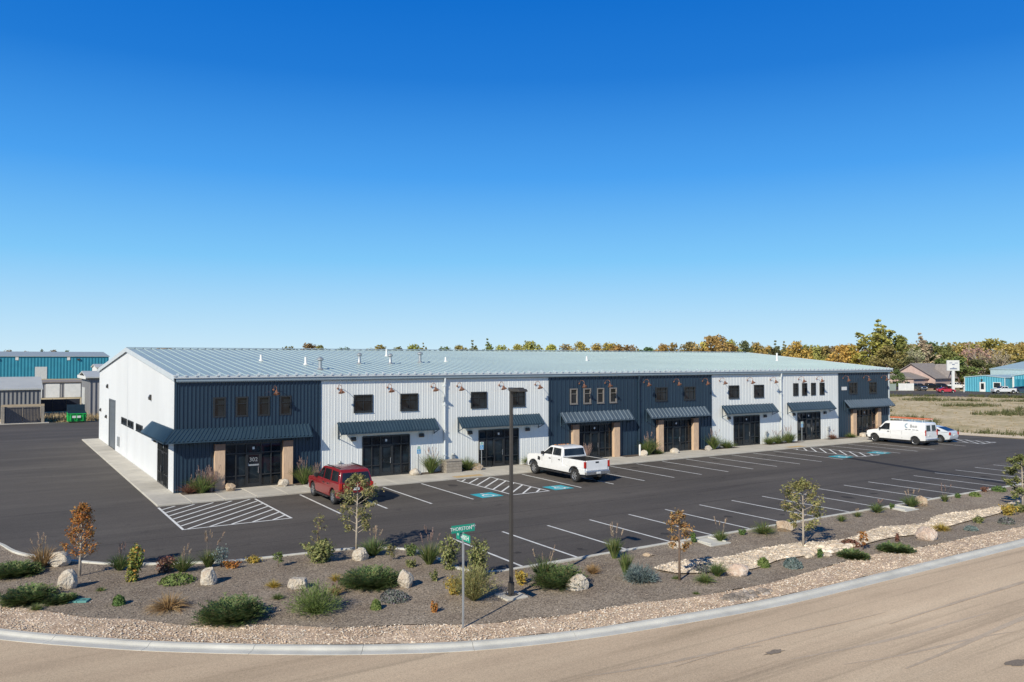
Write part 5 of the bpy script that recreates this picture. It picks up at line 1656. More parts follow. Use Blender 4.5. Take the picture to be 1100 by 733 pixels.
PL = [
 # junipers
 ('juniper', 'juniper', lambda h, w: (lambda r: juniper(h, w, r)), (-8.47, -16.14, 0.60, 1.61), 'dark juniper cut by the left edge of the picture', JN),
 ('juniper', 'juniper', lambda h, w: (lambda r: juniper(h, w, r)), (-8.15, -20.21, 0.63, 1.51), 'wide dark juniper left of the upright boulder', JN),
 ('juniper', 'juniper', lambda h, w: (lambda r: juniper(h, w, r)), (-7.28, -21.02, 0.31, 0.87), 'low green juniper just above the teal lids', JN),
 ('juniper', 'juniper', lambda h, w: (lambda r: juniper(h, w, r)), (-2.95, -25.85, 0.87, 1.75), 'largest juniper, bushy and dark green, at the pebble edge', JN),
 ('juniper', 'juniper', lambda h, w: (lambda r: juniper(h, w, r)), (2.20, -24.63, 0.77, 1.88), 'broad dark juniper below the rough pale boulder and green tree', JN),
 ('juniper', 'juniper', lambda h, w: (lambda r: juniper(h, w, r)), (7.79, -28.37, 1.07, 1.47), 'tall shaggy dark juniper right of the lamp post', JN),
 ('juniper', 'juniper', lambda h, w: (lambda r: juniper(h, w, r)), (20.38, -31.51, 0.34, 1.07), 'flat green juniper right of the cobble heap', JN),
 ('juniper', 'juniper', lambda h, w: (lambda r: juniper(h, w, r)), (22.87, -31.78, 0.36, 1.26), 'flat juniper with a brown stem behind, left of the reddish boulder', JN),
 # grasses
 ('ornamental_grass', 'grass', lambda h, w: (lambda r: grass(h, w, r, 'grass_tan', 9, 'plume', .9, 1.25)), (-7.53, -15.46, 0.80, 0.73), 'tan grass with straw plumes left of the broad cream boulder', GR),
 ('ornamental_grass', 'grass', lambda h, w: (lambda r: grass(h, w, r, 'grass_dark', 7, 'plume_purple', 1., 1.25)), (-5.06, -17.54, 0.65, 0.72), 'dark grass with purplish plumes behind the green and orange leafy shrub', GR),
 ('ornamental_grass', 'grass', lambda h, w: (lambda r: grass(h, w, r, 'grass_green', 5, 'plume', 1., 1.2)), (-3.11, -19.12, 0.64, 0.71), 'olive grass right of the red-brown shrub at the parking kerb', GR),
 ('ornamental_grass', 'grass', lambda h, w: (lambda r: grass(h, w, r, 'grass_tan', 0, 'plume', 1.6, 1, .1)), (-4.39, -23.71, 0.55, 1.09), 'wide orange-tan grass alone in the gravel', GR),
 ('ornamental_grass', 'grass', lambda h, w: (lambda r: grass(h, w, r, 'grass_green', 10, 'plume', 1., 1.75, .8)), (-2.12, -18.94, 0.65, 0.65), 'green grass with one tight tall straw plume', GR),
 ('ornamental_grass', 'grass', lambda h, w: (lambda r: grass(h, w, r, 'grass_dark', 8, 'plume', 1.2, 1.3)), (4.02, -20.60, 0.73, 0.89), 'dark green grass with pale plumes right of the rough boulder', GR),
 ('ornamental_grass', 'grass', lambda h, w: (lambda r: grass(h, w, r, 'grass_tan', 4, 'plume_purple', .8, 1.2)), (0.68, -25.27, 0.35, 0.42), 'small pinkish-tan grass beside the feathery bright green shrub', GR),
 ('ornamental_grass', 'grass', lambda h, w: (lambda r: grass(h, w, r, 'grass_green', 12, 'plume_purple', 1.2, 1.4)), (5.27, -23.19, 0.81, 0.66), 'green grass with peach plumes left of the street-name sign', GR),
 ('ornamental_grass', 'grass', lambda h, w: (lambda r: grass(h, w, r, 'grass_green', 6, 'plume', 1., 1.2)), (7.55, -27.79, 0.88, 0.61), 'yellow-green grass growing into the left side of the shaggy juniper', GR),
 ('ornamental_grass', 'grass', lambda h, w: (lambda r: grass(h, w, r, 'grass_tan', 0, 'plume', .9, 1)), (9.83, -27.76, 0.39, 0.60), 'low tan tuft behind the rounded cream boulder', GR),
 ('ornamental_grass', 'grass', lambda h, w: (lambda r: grass(h, w, r, 'grass_green', 7, 'plume', 1.2, 1.45, .9)), (11.97, -26.46, 0.76, 0.61), 'upright green grass with feather tips at the kerb right of the lamp post', GR),
 ('ornamental_grass', 'grass', lambda h, w: (lambda r: grass(h, w, r, 'grass_green', 0, 'plume', 1., 1, 1.)), (10.69, -28.63, 0.77, 0.49), 'narrow upright green grass left of the blue-grey shrub', GR),
 ('ornamental_grass', 'grass', lambda h, w: (lambda r: grass(h, w, r, 'grass_green', 6, 'plume', 1.1, 1.7, .7)), (17.98, -26.56, 0.50, 0.58), 'green grass with thin plumes beside the splash pad', GR),
 ('ornamental_grass', 'grass', lambda h, w: (lambda r: grass(h, w, r, 'grass_green', 0, 'plume', 1.2, 1, .2)), (20.79, -26.57, 0.61, 0.91), 'wide olive grass at the kerb left of the pale tan boulder', GR),
 ('ornamental_grass', 'grass', lambda h, w: (lambda r: grass(h, w, r, 'grass_green', 0, 'plume', 1.1, 1, .3)), (12.43, -30.94, 0.37, 0.68), 'lighter and lower of the two grasses at the near end of the dry creek', GR),
 ('ornamental_grass', 'grass', lambda h, w: (lambda r: grass(h, w, r, 'grass_dark', 0, 'plume', 1.3, 1, .6)), (13.48, -30.58, 0.52, 0.59), 'darker and taller of the two grasses at the near end of the dry creek', GR),
 ('ornamental_grass', 'grass', lambda h, w: (lambda r: grass(h, w, r, 'grass_dark', 5, 'plume_purple', 1.1, 1.25)), (29.99, -26.32, 0.54, 0.69), 'dark grass with reddish plumes left of the far splash pad', GR),
 ('ornamental_grass', 'grass', lambda h, w: (lambda r: grass(h, w, r, 'grass_dark', 5, 'plume', 1.1, 1.25)), (33.05, -26.38, 0.66, 0.77), 'dark grass between the far splash pad and the peach boulder', GR),
 ('ornamental_grass', 'grass', lambda h, w: (lambda r: grass(h, w, r, 'grass_green', 6, 'plume_purple', .9, 1.9, .9)), (36.30, -26.42, 0.42, 0.53), 'small grass with tall thin plumes right of the peach boulder', GR),
 # leafy shrubs
 ('shrub', 'shrub', lambda h, w: (lambda r: leafy(h, w, r, 'leaf_mixed', 1.3, .055, 11, .0, .7)), (-4.93, -19.47, 1.53, 0.72), 'upright leafy shrub, green above and orange below', SH),
 ('shrub', 'shrub', lambda h, w: (lambda r: leafy(h, w, r, 'red_brown', .8, .05, 9, .1, .6)), (-3.67, -18.75, 0.57, 0.96), 'red-brown twiggy shrub at the parking kerb', SH),
 ('shrub', 'shrub', lambda h, w: (lambda r: leafy(h, w, r, 'grey_blue', .45, .04, 10, .2, .2)), (-1.70, -19.21, 0.84, 0.80), 'wispy blue-grey shrub behind the upright pale boulder', SH),
 ('shrub', 'shrub', lambda h, w: (lambda r: feathery(h, w, r)), (-0.52, -26.65, 0.66, 0.90), 'feathery bright green rounded shrub at the pebble edge', SH),
 ('shrub', 'shrub', lambda h, w: (lambda r: leafy(h, w, r, 'leaf_green', 1.9, .06, 14, .0, .7)), (1.79, -20.43, 1.08, 1.31), 'dense leafy green shrub left of the green tree', SH),
 ('shrub', 'shrub', lambda h, w: (lambda r: leafy(h, w, r, 'grass_dark', .7, .05, 8, .0, .5)), (5.31, -21.43, 0.46, 0.58), 'small dark shrub in the shade of the kerb left of the peach-plumed grass', SH),
 ('shrub', 'shrub', lambda h, w: (lambda r: leafy(h, w, r, 'leaf_green', 1.1, .055, 10, .0, .65)), (5.58, -24.23, 1.41, 0.79), 'tall loose leafy shrub just left behind the street-name sign', SH),
 ('shrub', 'shrub', lambda h, w: (lambda r: leafy(h, w, r, 'leaf_yellow', 1.2, .04, 10, .0, .5)), (4.17, -27.26, 0.61, 0.58), 'golden yellow shrub at the foot of the street-name sign', SH),
 ('shrub', 'shrub', lambda h, w: (lambda r: leafy(h, w, r, 'leaf_green', 1.4, .055, 13, .0, .65)), (5.97, -25.90, 1.59, 0.97), 'large leafy green shrub between the street-name sign and the lamp post', SH),
 ('shrub', 'shrub', lambda h, w: (lambda r: feathery(h, w, r, 'leaf_olive')), (4.36, -28.27, 0.78, 0.47), 'narrow olive shrub in front of the large leafy shrub', SH),
 ('shrub', 'shrub', lambda h, w: (lambda r: leafy(h, w, r, 'leaf_yellow', .6, .04, 6, .0, .6)), (6.71, -27.54, 0.54, 0.47), 'sparse yellow shrub just right of the lamp post', SH),
 ('shrub', 'shrub', lambda h, w: (lambda r: feathery(h, w, r, 'grey_blue')), (10.73, -29.41, 0.41, 0.92), 'blue-grey spreading shrub right of the narrow upright grass', SH),
 ('shrub', 'shrub', lambda h, w: (lambda r: leafy(h, w, r, 'lavender', .7, .04, 9, .0, .4)), (13.47, -29.79, 0.32, 0.64), 'dark greyish twiggy shrub behind the creek grasses', SH),
 ('shrub', 'shrub', lambda h, w: (lambda r: ball(h, w, r, 'grey_blue', .05)), (16.95, -31.22, 0.33, 0.62), 'rounded blue-grey shrub below the tree in the creek', SH),
 ('shrub', 'shrub', lambda h, w: (lambda r: grass(h, w, r, 'leaf_yellow', 0, 'plume', 1.3, 1, .1)), (28.71, -30.46, 0.40, 0.76), 'yellow shrub behind the large reddish-grey boulder', SH),
 ('shrub', 'shrub', lambda h, w: (lambda r: leafy(h, w, r, 'leaf_yellow', 1.1, .05, 10, .0, .4)), (35.26, -30.32, 0.58, 0.73), 'bright yellow shrub beside the leafy tree at the right edge', SH),
 ('shrub', 'shrub', lambda h, w: (lambda r: leafy(h, w, r, 'leaf_green', .9, .05, 9, .0, .4)), (36.57, -30.25, 0.50, 0.74), 'green shrub at the foot of the leafy tree at the right edge', SH),
 # low plants
 ('ground_cover', 'low plant', lambda h, w: (lambda r: ball(h, w, r, 'feather', .05, .8)), (-3.56, -20.50, 0.24, 1.05), 'flat fresh green mat below the olive grass', LO),
 ('grass_tuft', 'low plant', lambda h, w: (lambda r: grass(h, w, r, 'grass_green', 0, 'plume', .6)), (-7.99, -21.62, 0.24, 0.42), 'yellow-green tuft on the pebble edge at the far left', LO),
 ('grass_tuft', 'low plant', lambda h, w: (lambda r: grass(h, w, r, 'grass_green', 0, 'plume', .4)), (-6.01, -20.30, 0.16, 0.36), 'tiny green tuft right of the orange-leaved tree', LO),
 ('round_shrub', 'low plant', lambda h, w: (lambda r: ball(h, w, r)), (-5.69, -22.40, 0.28, 0.34), 'neat dark green ball right of the teal lids', LO),
 ('low_shrub', 'low plant', lambda h, w: (lambda r: leafy(h, w, r, 'leaf_orange', .6, .04, 8, 0, .4)), (-1.40, -19.57, 0.29, 0.54), 'orange mound right of the wispy blue-grey shrub', LO),
 ('low_shrub', 'low plant', lambda h, w: (lambda r: leafy(h, w, r, 'leaf_yellow', .6, .04, 8, 0, .4)), (-0.47, -19.15, 0.26, 0.52), 'yellow-orange mound at the kerb left of the tiny green tree', LO),
 ('grass_tuft', 'low plant', lambda h, w: (lambda r: grass(h, w, r, 'leaf_yellow', 0, 'plume', .7)), (-0.82, -23.11, 0.30, 0.56), 'yellowish tuft left of the squared-off boulder, the upper of two', LO),
 ('grass_tuft', 'low plant', lambda h, w: (lambda r: grass(h, w, r, 'grass_green', 0, 'plume', .6)), (-1.13, -24.61, 0.22, 0.44), 'small olive tuft below the yellowish one left of the squared-off boulder', LO),
 ('grass_tuft', 'low plant', lambda h, w: (lambda r: grass(h, w, r, 'leaf_yellow', 0, 'plume', .6)), (1.29, -23.62, 0.31, 0.41), 'yellow tuft at the left end of the broad juniper', LO),
 ('low_shrub', 'low plant', lambda h, w: (lambda r: ball(h, w, r, 'lavender', .04)), (2.11, -26.82, 0.28, 0.88), 'grey-purple mound below the tall white boulder', LO),
 ('round_shrub', 'low plant', lambda h, w: (lambda r: ball(h, w, r, 'feather')), (1.21, -27.43, 0.27, 0.30), 'little bright green ball near the grey-purple mound', LO),
 ('low_shrub', 'low plant', lambda h, w: (lambda r: leafy(h, w, r, 'leaf_green', .5, .04, 6, 0, .4)), (4.50, -23.20, 0.29, 0.47), 'small green plant above the tall white boulder', LO),
 ('low_shrub', 'low plant', lambda h, w: (lambda r: leafy(h, w, r, 'leaf_green', .5, .035, 4, 0, .6)), (4.34, -25.44, 0.48, 0.27), 'thin upright green plant below the peach-plumed grass', LO),
 ('low_shrub', 'low plant', lambda h, w: (lambda r: leafy(h, w, r, 'leaf_orange', .5, .035, 4, 0, .4)), (2.64, -28.69, 0.33, 0.24), 'small orange plant alone near the pebble edge', LO),
 ('round_shrub', 'low plant', lambda h, w: (lambda r: ball(h, w, r, 'feather', .04)), (16.10, -30.50, 0.33, 0.40), 'bright green ball on the far edge of the pinkish creek boulder', LO),
 ('low_shrub', 'low plant', lambda h, w: (lambda r: leafy(h, w, r, 'ball_green', .5, .04, 5, 0, .5)), (16.87, -26.07, 0.45, 0.33), 'dark green upright plant left of the near splash pad', LO),
 ('low_shrub', 'low plant', lambda h, w: (lambda r: leafy(h, w, r, 'ball_green', .5, .04, 5, 0, .5)), (19.08, -30.85, 0.38, 0.30), 'small green plant in front of the cobble heap', LO),
 ('low_shrub', 'low plant', lambda h, w: (lambda r: leafy(h, w, r, 'ball_green', .4, .04, 5, 0, .4)), (19.81, -26.17, 0.30, 0.30), 'tiny dark plant left of the wide olive grass', LO),
 ('low_shrub', 'low plant', lambda h, w: (lambda r: leafy(h, w, r, 'ball_green', .4, .04, 5, 0, .4)), (22.42, -26.15, 0.27, 0.27), 'tiny dark plant right of the wide olive grass', LO),
 ('grass_tuft', 'low plant', lambda h, w: (lambda r: grass(h, w, r, 'grass_green', 0, 'plume', .6)), (26.28, -26.81, 0.37, 0.42), 'small green tuft first right of the tree in the creek', LO),
 ('grass_tuft', 'low plant', lambda h, w: (lambda r: grass(h, w, r, 'grass_green', 3, 'plume', .6)), (28.00, -26.52, 0.29, 0.38), 'small tuft with thin tips left of the dark reddish-plumed grass', LO),
 ('low_shrub', 'low plant', lambda h, w: (lambda r: leafy(h, w, r, 'ball_green', .4, .05, 5, 0, .4)), (31.66, -26.14, 0.25, 0.25), 'tiny dark plant touching the left of the far splash pad', LO),
 ('low_shrub', 'low plant', lambda h, w: (lambda r: leafy(h, w, r, 'ball_green', .4, .05, 5, 0, .4)), (38.16, -26.16, 0.22, 0.33), 'tiny plant at the kerb first right of the tall thin plumes', LO),
 ('ground_cover', 'low plant', lambda h, w: (lambda r: ball(h, w, r, 'feather', .05, .5)), (39.63, -26.35, 0.22, 0.55), 'low green mat at the kerb near the right end', LO),
 ('low_shrub', 'low plant', lambda h, w: (lambda r: leafy(h, w, r, 'red_brown', .4, .05, 5, 0, .4)), (41.49, -25.96, 0.28, 0.34), 'tiny brownish plant between two green mats at the kerb', LO),
 ('ground_cover', 'low plant', lambda h, w: (lambda r: ball(h, w, r, 'ball_green', .05, .6)), (42.59, -26.26, 0.29, 0.74), 'dark green mat at the kerb left of the right-edge tree', LO),
 ('low_shrub', 'low plant', lambda h, w: (lambda r: leafy(h, w, r, 'leaf_green', .6, .05, 6, 0, .4)), (31.76, -30.61, 0.32, 0.37), 'small green plant on the right stretch of the creek edge', LO),
 ('ground_cover', 'low plant', lambda h, w: (lambda r: ball(h, w, r, 'grey_blue', .05, .6)), (29.69, -31.33, 0.18, 0.53), 'flat bluish green plant right of the reddish-grey boulder', LO),
 ('low_shrub', 'low plant', lambda h, w: (lambda r: ball(h, w, r, 'lavender', .05, .6)), (32.68, -31.47, 0.28, 0.64), 'grey-purple mound below the bright yellow shrub', LO),
 ('ground_cover', 'low plant', lambda h, w: (lambda r: ball(h, w, r, 'red_brown', .05, .6)), (22.16, -30.11, 0.24, 0.77), 'reddish low mat on the creek behind the flat green juniper', LO),
 ('grass_tuft', 'low plant', lambda h, w: (lambda r: grass(h, w, r, 'grass_green', 0, 'plume', .6)), (12.02, -29.94, 0.14, 0.62), 'low green tuft at the foot of the thin bronze-leaved tree', LO),
 ('grass_tuft', 'low plant', lambda h, w: (lambda r: grass(h, w, r, 'grass_green', 0, 'plume', .5)), (11.16, -31.76, 0.10, 0.32), 'tiny tuft on the pebble edge below the creek grasses', LO),
 ('low_shrub', 'low plant', lambda h, w: (lambda r: leafy(h, w, r, 'red_brown', .4, .04, 4, 0, .4)), (24.55, -30.80, 0.37, 0.25), 'brown upright stem behind the flat juniper', LO),
 # trees
 ('young_tree', 'tree', lambda h, w: (lambda r: young_tree(h, w, r, 'leaf_orange', .85, .05, .2, True, 'bark_pale', 38)), (-6.45, -17.74, 2.79, 1.25), 'orange-leaved conical young tree at the left', TR),
 ('young_tree', 'tree', lambda h, w: (lambda r: young_tree(h, w, r, 'leaf_olive', .28, .05, .25, False, 'bark', 12)), (1.85, -19.93, 1.89, 0.76), 'thin nearly bare sapling rising behind the dense leafy green shrub', TR),
 ('young_tree', 'tree', lambda h, w: (lambda r: young_tree(h, w, r, 'leaf_olive', 1.1, .062, .22, False, 'bark_pale', 28)), (3.68, -19.62, 3.38, 1.97), 'pale green young tree in front of the red SUV', TR),
 ('young_tree', 'tree', lambda h, w: (lambda r: young_tree(h, w, r, 'leaf_bronze', .7, .06, .38, False, 'bark', 18)), (11.93, -30.18, 2.67, 1.03), 'thin bronze-leaved tree in front of the near splash pad', TR),
 ('young_tree', 'tree', lambda h, w: (lambda r: young_tree(h, w, r, 'leaf_olive', 1.15, .07, .22, False, 'bark_pale', 26)), (20.31, -29.13, 3.00, 2.02), 'open-crowned young tree standing in the dry creek', TR),
 ('young_tree', 'tree', lambda h, w: (lambda r: young_tree(h, w, r, 'leaf_green', 1.6, .08, .15, False, 'bark_pale', 26)), (37.59, -29.96, 3.03, 1.72), 'leafy green tree cut by the right edge', TR),
 ('sapling', 'tree', lambda h, w: (lambda r: young_tree(h, w, r, 'feather', .8, .035, .35, False, 'bark', 8)), (0.16, -20.41, 0.55, 0.40), 'tiny round-topped green tree right of the yellow-orange mound', TR),
 ('sapling', 'tree', lambda h, w: (lambda r: young_tree(h, w, r, 'leaf_olive', .6, .04, .2, False, 'bark', 8)), (4.25, -21.84, 0.60, 0.41), 'tiny sparse sapling right of the pale-plumed dark grass', TR),
 ('sapling', 'tree', lambda h, w: (lambda r: young_tree(h, w, r, 'leaf_orange', .6, .045, .3, False, 'bark', 8)), (21.86, -30.94, 0.79, 0.36), 'tiny orange-topped sapling behind the flat green juniper', TR),
]
for k, (nm, cat, gen, (x, y, h, w), lab, grp) in enumerate(PL):
    plant(nm, cat, gen(h, w), x, y, lab, 100 + k, grp)

# planting along the shop fronts
SF = 'plants along the shop fronts'
for k, (nm, x, y, h, w, kind, lab) in enumerate([
    ('ornamental_grass', .75, -.6, .7, 1.0, 'rb', 'low reddish grass by the left corner of the first bay'),
    ('ornamental_grass', 1.4, -.75, 1.1, 1.3, 'gp', 'big green grass with purple plumes by the left column of the first bay'),
    ('ornamental_grass', 2.0, -.5, 1.2, .7, 'pp', 'slim purple-plumed grass against the left column of the first bay'),
    ('ornamental_grass', 7.7, -.7, 1.2, 1.0, 'gp', 'green grass with pinkish plumes right of the right column of the first bay'),
    ('ornamental_grass', 8.55, -.6, .95, .8, 'pp', 'pinkish plumed grass where the dark first bay meets the grey one'),
    ('ornamental_grass', 16.9, -.6, 1.25, .9, 'gp', 'purple-headed grass left of the stone-coloured enclosure'),
    ('ornamental_grass', 19.85, -.6, .95, 1.1, 'g', 'green grass left of the storefront behind the lamp post'),
    ('ornamental_grass', 25.35, -.6, .75, 1.2, 'g', 'green mound of grass in front of the white pickup nose'),
    ('ornamental_grass', 30.75, -.7, 1.1, .7, 'pp', 'beige plumed grass by the left column of the fourth bay'),
    ('ornamental_grass', 37.4, -.6, 1.35, 1.1, 'gp', 'tall green and beige grass right of the white bollard'),
    ('low_shrub', 38.5, -.6, .5, 1.1, 'g', 'flat green plant left of the left column of the fifth bay'),
    ('ornamental_grass', 45.2, -.6, 1.25, 1.0, 'gp', 'green and tan grass where the fifth bay ends, the taller of two'),
    ('ornamental_grass', 46.9, -.6, .85, 1.4, 'g', 'wide green grass in front of the sixth bay, left of its storefront'),
    ('ornamental_grass', 52.65, -.6, .8, 1.0, 'g', 'green grass just right of the sixth bay storefront'),
    ('ornamental_grass', 53.9, -.6, .9, 1.1, 'gp', 'green grass left of the last white downspout'),
    ('ornamental_grass', 55.5, -.6, 1.15, 1.3, 'gp', 'tallest green grass near the last white downspout'),
    ('ornamental_grass', 62.2, -.6, .6, .9, 'rb', 'small brownish tuft right of the seventh bay storefront'),
    ('ornamental_grass', 65.2, -.6, .6, 1.4, 'g', 'low green grass at the left column of the last bay'),
    ('ornamental_grass', 69.3, -.8, 1.1, 1.5, 'rb', 'reddish-brown grasses behind the bonnet of the white van')]):
    gen = {'rb': lambda r: grass(h, w, r, 'red_brown', 4, 'plume_purple', .9), 'gp': lambda r: grass(h, w, r, 'grass_green', 12, 'plume_purple', 1.2, 1.15),
           'pp': lambda r: grass(h, w, r, 'plume_purple', 10, 'plume_purple', .7, 1.1, 1), 'g': lambda r: grass(h, w, r, 'grass_green', 0, 'plume', 1.2)}[kind]
    plant(nm, 'grass' if nm != 'low_shrub' else 'shrub', gen, x, y, lab, 300 + k, SF, .1)


# ------------------------------------------------------------------ beyond: buildings
def wall_box(mb, x0, x1, y0, y1, z0, z1): mb.box(x0, x1, y0, y1, z0, z1)


def shed(name, label, x0, x1, y0, y1, h, ridge, wall, rf, axis='x', over=.4, fascia=None):
    """gable-roofed building; ridge line along `axis`"""
    t = thing(name, label, 'building', (x0, y0, 0))
    w, d = x1 - x0, y1 - y0
    mb = MB()
    if axis == 'x':
        mb.prism([(0, 0), (d, 0), (d, h), (d / 2, ridge), (0, h)], lambda p: (0, *p), lambda p: (w, *p))
    else:
        mb.prism([(0, 0), (w, 0), (w, h), (w / 2, ridge), (0, h)], lambda p: (p[0], 0, p[1]), lambda p: (p[0], d, p[1]))
    mb.build('wall', wall, t)
    mb = MB(); s = d if axis == 'x' else w
    k = (ridge - h) / (s / 2)
    pr = [(-over, h - over * k + .02), (s / 2, ridge + .02), (s + over, h - over * k + .02), (s + over, h - over * k + .22), (s / 2, ridge + .22), (-over, h - over * k + .22)]
    if axis == 'x': mb.prism(pr, lambda p: (-over, *p), lambda p: (w + over, *p))
    else: mb.prism(pr, lambda p: (p[0], -over, p[1]), lambda p: (p[0], d + over, p[1]))
    mb.build('roof', rf, t)
    return t


def siding(name, col, var=.1, pitch=1.0, rough=.6):
    """metal siding with ribs: fine vertical bands of slightly different tone and bump"""
    m = pm(name, col, rough, 0, var, .3)
    nt_ = m.node_tree; N, L = nt_.nodes, nt_.links
    b = N['Principled BSDF']
    tc = N.new('ShaderNodeTexCoord'); sp = N.new('ShaderNodeSeparateXYZ'); L.new(tc.outputs['Object'], sp.inputs['Vector'])
    ad = N.new('ShaderNodeMath'); ad.operation = 'ADD'; L.new(sp.outputs['X'], ad.inputs[0]); L.new(sp.outputs['Y'], ad.inputs[1])
    ml = N.new('ShaderNodeMath'); ml.operation = 'MULTIPLY'; ml.inputs[1].default_value = TAU / pitch; L.new(ad.outputs[0], ml.inputs[0])
    sn = N.new('ShaderNodeMath'); sn.operation = 'SINE'; L.new(ml.outputs[0], sn.inputs[0])
    bp = N.new('ShaderNodeBump'); bp.inputs['Strength'].default_value = 1; bp.inputs['Distance'].default_value = .06
    L.new(sn.outputs[0], bp.inputs['Height']); L.new(bp.outputs['Normal'], b.inputs['Normal'])
    return m


M['teal'] = siding('teal_siding', (.02, .22, .32), .12, 1.2)
M['gray_siding'] = siding('gray_siding', (.17, .175, .185), .1, .5)
M['mid_gray'] = siding('mid_gray_siding', (.22, .22, .23), .1, .6)
M['aqua'] = siding('aqua_siding', (.09, .38, .50), .08, .6)
M['aqua_roof'] = pm('aqua_roof', (.40, .52, .55), .5, .1, .08)
M['roof_white'] = pm('roof_white', (.50, .51, .49), .5, .1, .08, .5)
M['roof_pale'] = pm('roof_pale', (.36, .40, .40), .5, .1, .08, .5)
M['roof_brown'] = pm('roof_brown', (.25, .22, .205), .9, 0, .18, 2)
M['pink_wall'] = pm('pink_wall', (.50, .37, .33), .8, 0, .12)
M['tan_wall'] = pm('tan_wall', (.46, .36, .24), .8, 0, .1)
M['white_wall'] = pm('white_wall', (.68, .68, .66), .7, 0, .08)
M['pale_door'] = pm('pale_door', (.55, .56, .55), .6, 0, .06)
M['navy_mesh'] = pm('navy_mesh', (.018, .024, .042), .8, 0, .2)
M['bin_green'] = pm('bin_green', (.02, .42, .09), .45, 0, .1, 2)
M['bin_lid'] = pm('bin_lid', (.012, .03, .045), .5, 0, .1, 2)

# turquoise warehouse far left
t = shed('warehouse', 'long turquoise metal warehouse on the horizon at the left', -75, 34, 342.5, 392, 9.4, 11.5, M['teal'], M['roof_pale'])
for dx, w_, h_ in ((83.3, 4.4, 5.1),): MB().box(dx - w_ / 2, dx + w_ / 2, -.12, -.0, 0, h_).build('overhead_door', M['pale_door'], t)
for dx in (74.6, 93.5, 56): MB().box(dx - .55, dx + .55, -.15, -.01, 7.9, 9.4).build('wall_vent', M['white_wall'], t)
for dx in (63.2, 68, 97.3):
    MB().box(dx - .5, dx + .5, -.5, -.01, 7.9, 8.6).build('wall_lamp', M['bronze'], t)
MB().box(62.9, 63.25, -.3, -.02, 0, 8.6).build('downspout', M['white_wall'], t)
# row of garages with white doors
t = shed('garage_row', 'low garage row with white overhead doors and dark posts behind the green dumpster', -14, 8.2, 147, 157, 3.2, 3.5, M['mid_gray'], M['roof_brown'], over=.3)
for a, b in ((10.2, 12.9), (13.6, 16.2), (17.1, 20.2), (4.5, 9.3)):
    MB().box(a + .9, b + .9, -.08, -.01, 0, 2.95).build('overhead_door', M['white_wall'], t)
# grey building beside the gable
t = shed('workshop', 'grey metal workshop with white eaves partly hidden by the white gable wall', 2.6, 16, 79, 91, 5.5, 6.2, M['mid_gray'], M['roof_white'], 'x', .5)
MB().box(-.06, -.005, 6.4, 10.6, 0, 3.9).build('overhead_door', M['pale_door'], t)
MB().box(-.58, -.5, -.4, 12.4, 5.3, 5.75).build('fascia', M['white_wall'], t)
# tan gabled house beyond it
shed('house', 'tan gabled roof showing just over the white gable wall', 21, 40, 181, 196, 8.2, 11.2, M['tan_wall'], M['tan_wall'], 'y', .4)
shed('storage_building', 'pale metal building peeping over the grey workshop roof', 10.5, 24, 150, 160, 6.3, 6.9, M['white_wall'], M['roof_white'], 'x', .3)
# grey shed and bin store left
t = shed('storage_shed', 'dark grey ribbed metal shed with a pale roof at the left edge', -24, -3.4, 79.5, 92, 3.95, 5.4, M['gray_siding'], M['roof_white'], 'x', .25)
e = thing('bin_store', 'walled bin store with a tan beam and dark gates beside the green dumpster', 'bin store', (-8.2, 68.3, 0))
mb = MB(); mb.box(0, .35, 0, 4.2, 0, 2.15); mb.box(4.35, 4.7, 0, 4.2, 0, 2.15); mb.box(.35, 4.35, 3.9, 4.2, 0, 2.15)
mb.build('block_wall', M['block'], e)
MB().box(0, 4.7, .02, .30, 2.152, 2.42).build('beam', M['tan_wall'], e)
for k in range(2):
    g_ = MB(); a = .38 + k * 1.98
    for q in range(12): g_.box(a + q * .16, a + q * .16 + .12, .06, .10, .15, 2.05)
    g_.box(a, a + 1.9, .10, .14, .2, .3); g_.box(a, a + 1.9, .10, .14, 1.85, 1.95)
    g_.build('gate', M['navy_mesh'], e)
MB().box(-.5, 5.2, -1.0, 4.2, .005, .05).build('slab', M['concrete'], e)
# green dumpster
d = thing('dumpster', 'bright green dumpster with dark lids at the back edge of the lot', 'dumpster', (.05, 67.0, 0))
mb = MB()
mb.prism([(-.75, .15), (.75, .15), (.95, 1.35), (-.95, 1.15)], lambda p: (-1.05, *p), lambda p: (1.05, *p))
for x in (-.7, 0, .7): mb.box(x - .06, x + .06, -.98, -.82, .3, 1.1)
mb.box(-1.16, 1.16, -.15, .15, .7, .85); mb.box(-1.1, 1.1, -1.0, -.9, 1.08, 1.2)
mb.build('bin', M['bin_green'], d, bevel=.02)
for s in (0, 1):
    mb = MB(); mb.prism([(-.98, 1.19), (.95, 1.38), (1.0, 2.25), (.9, 2.25), (.86, 1.45), (-.98, 1.26)], lambda p: (-1.04 + s * 1.05, *p), lambda p: (-.01 + s * 1.05, *p))
    mb.build('lid', M['bin_lid'], d)
for x in (-.55, .0): MB().box(x, x + .42, -1.01, -.985, .62, .9).build('label_plate', M['plate_white'], d)
for x in (-.8, .8):
    for y in (-.6, .6): MB().lathe([(0, -.04), (.09, -.04), (.09, .04), (0, .04)], 12, Matrix.Translation((x, y, .09)) @ Matrix.Rotation(R(90), 4, 'Y')).build('caster', M['rubber'], d)
# dark screen fence with posts
t = thing('screen_fence', 'dark navy mesh screen fence between the shed and the green dumpster', 'fence', (-3.2, 91.2, 0))
MB().box(0, 5.6, 0, .04, .1, 2.0).build('mesh_panel', M['navy_mesh'], t)
for k in range(4): MB().box(k * 1.85, k * 1.85 + .06, -.05, .0, 0, 2.08).build('post', M['bronze'], t)

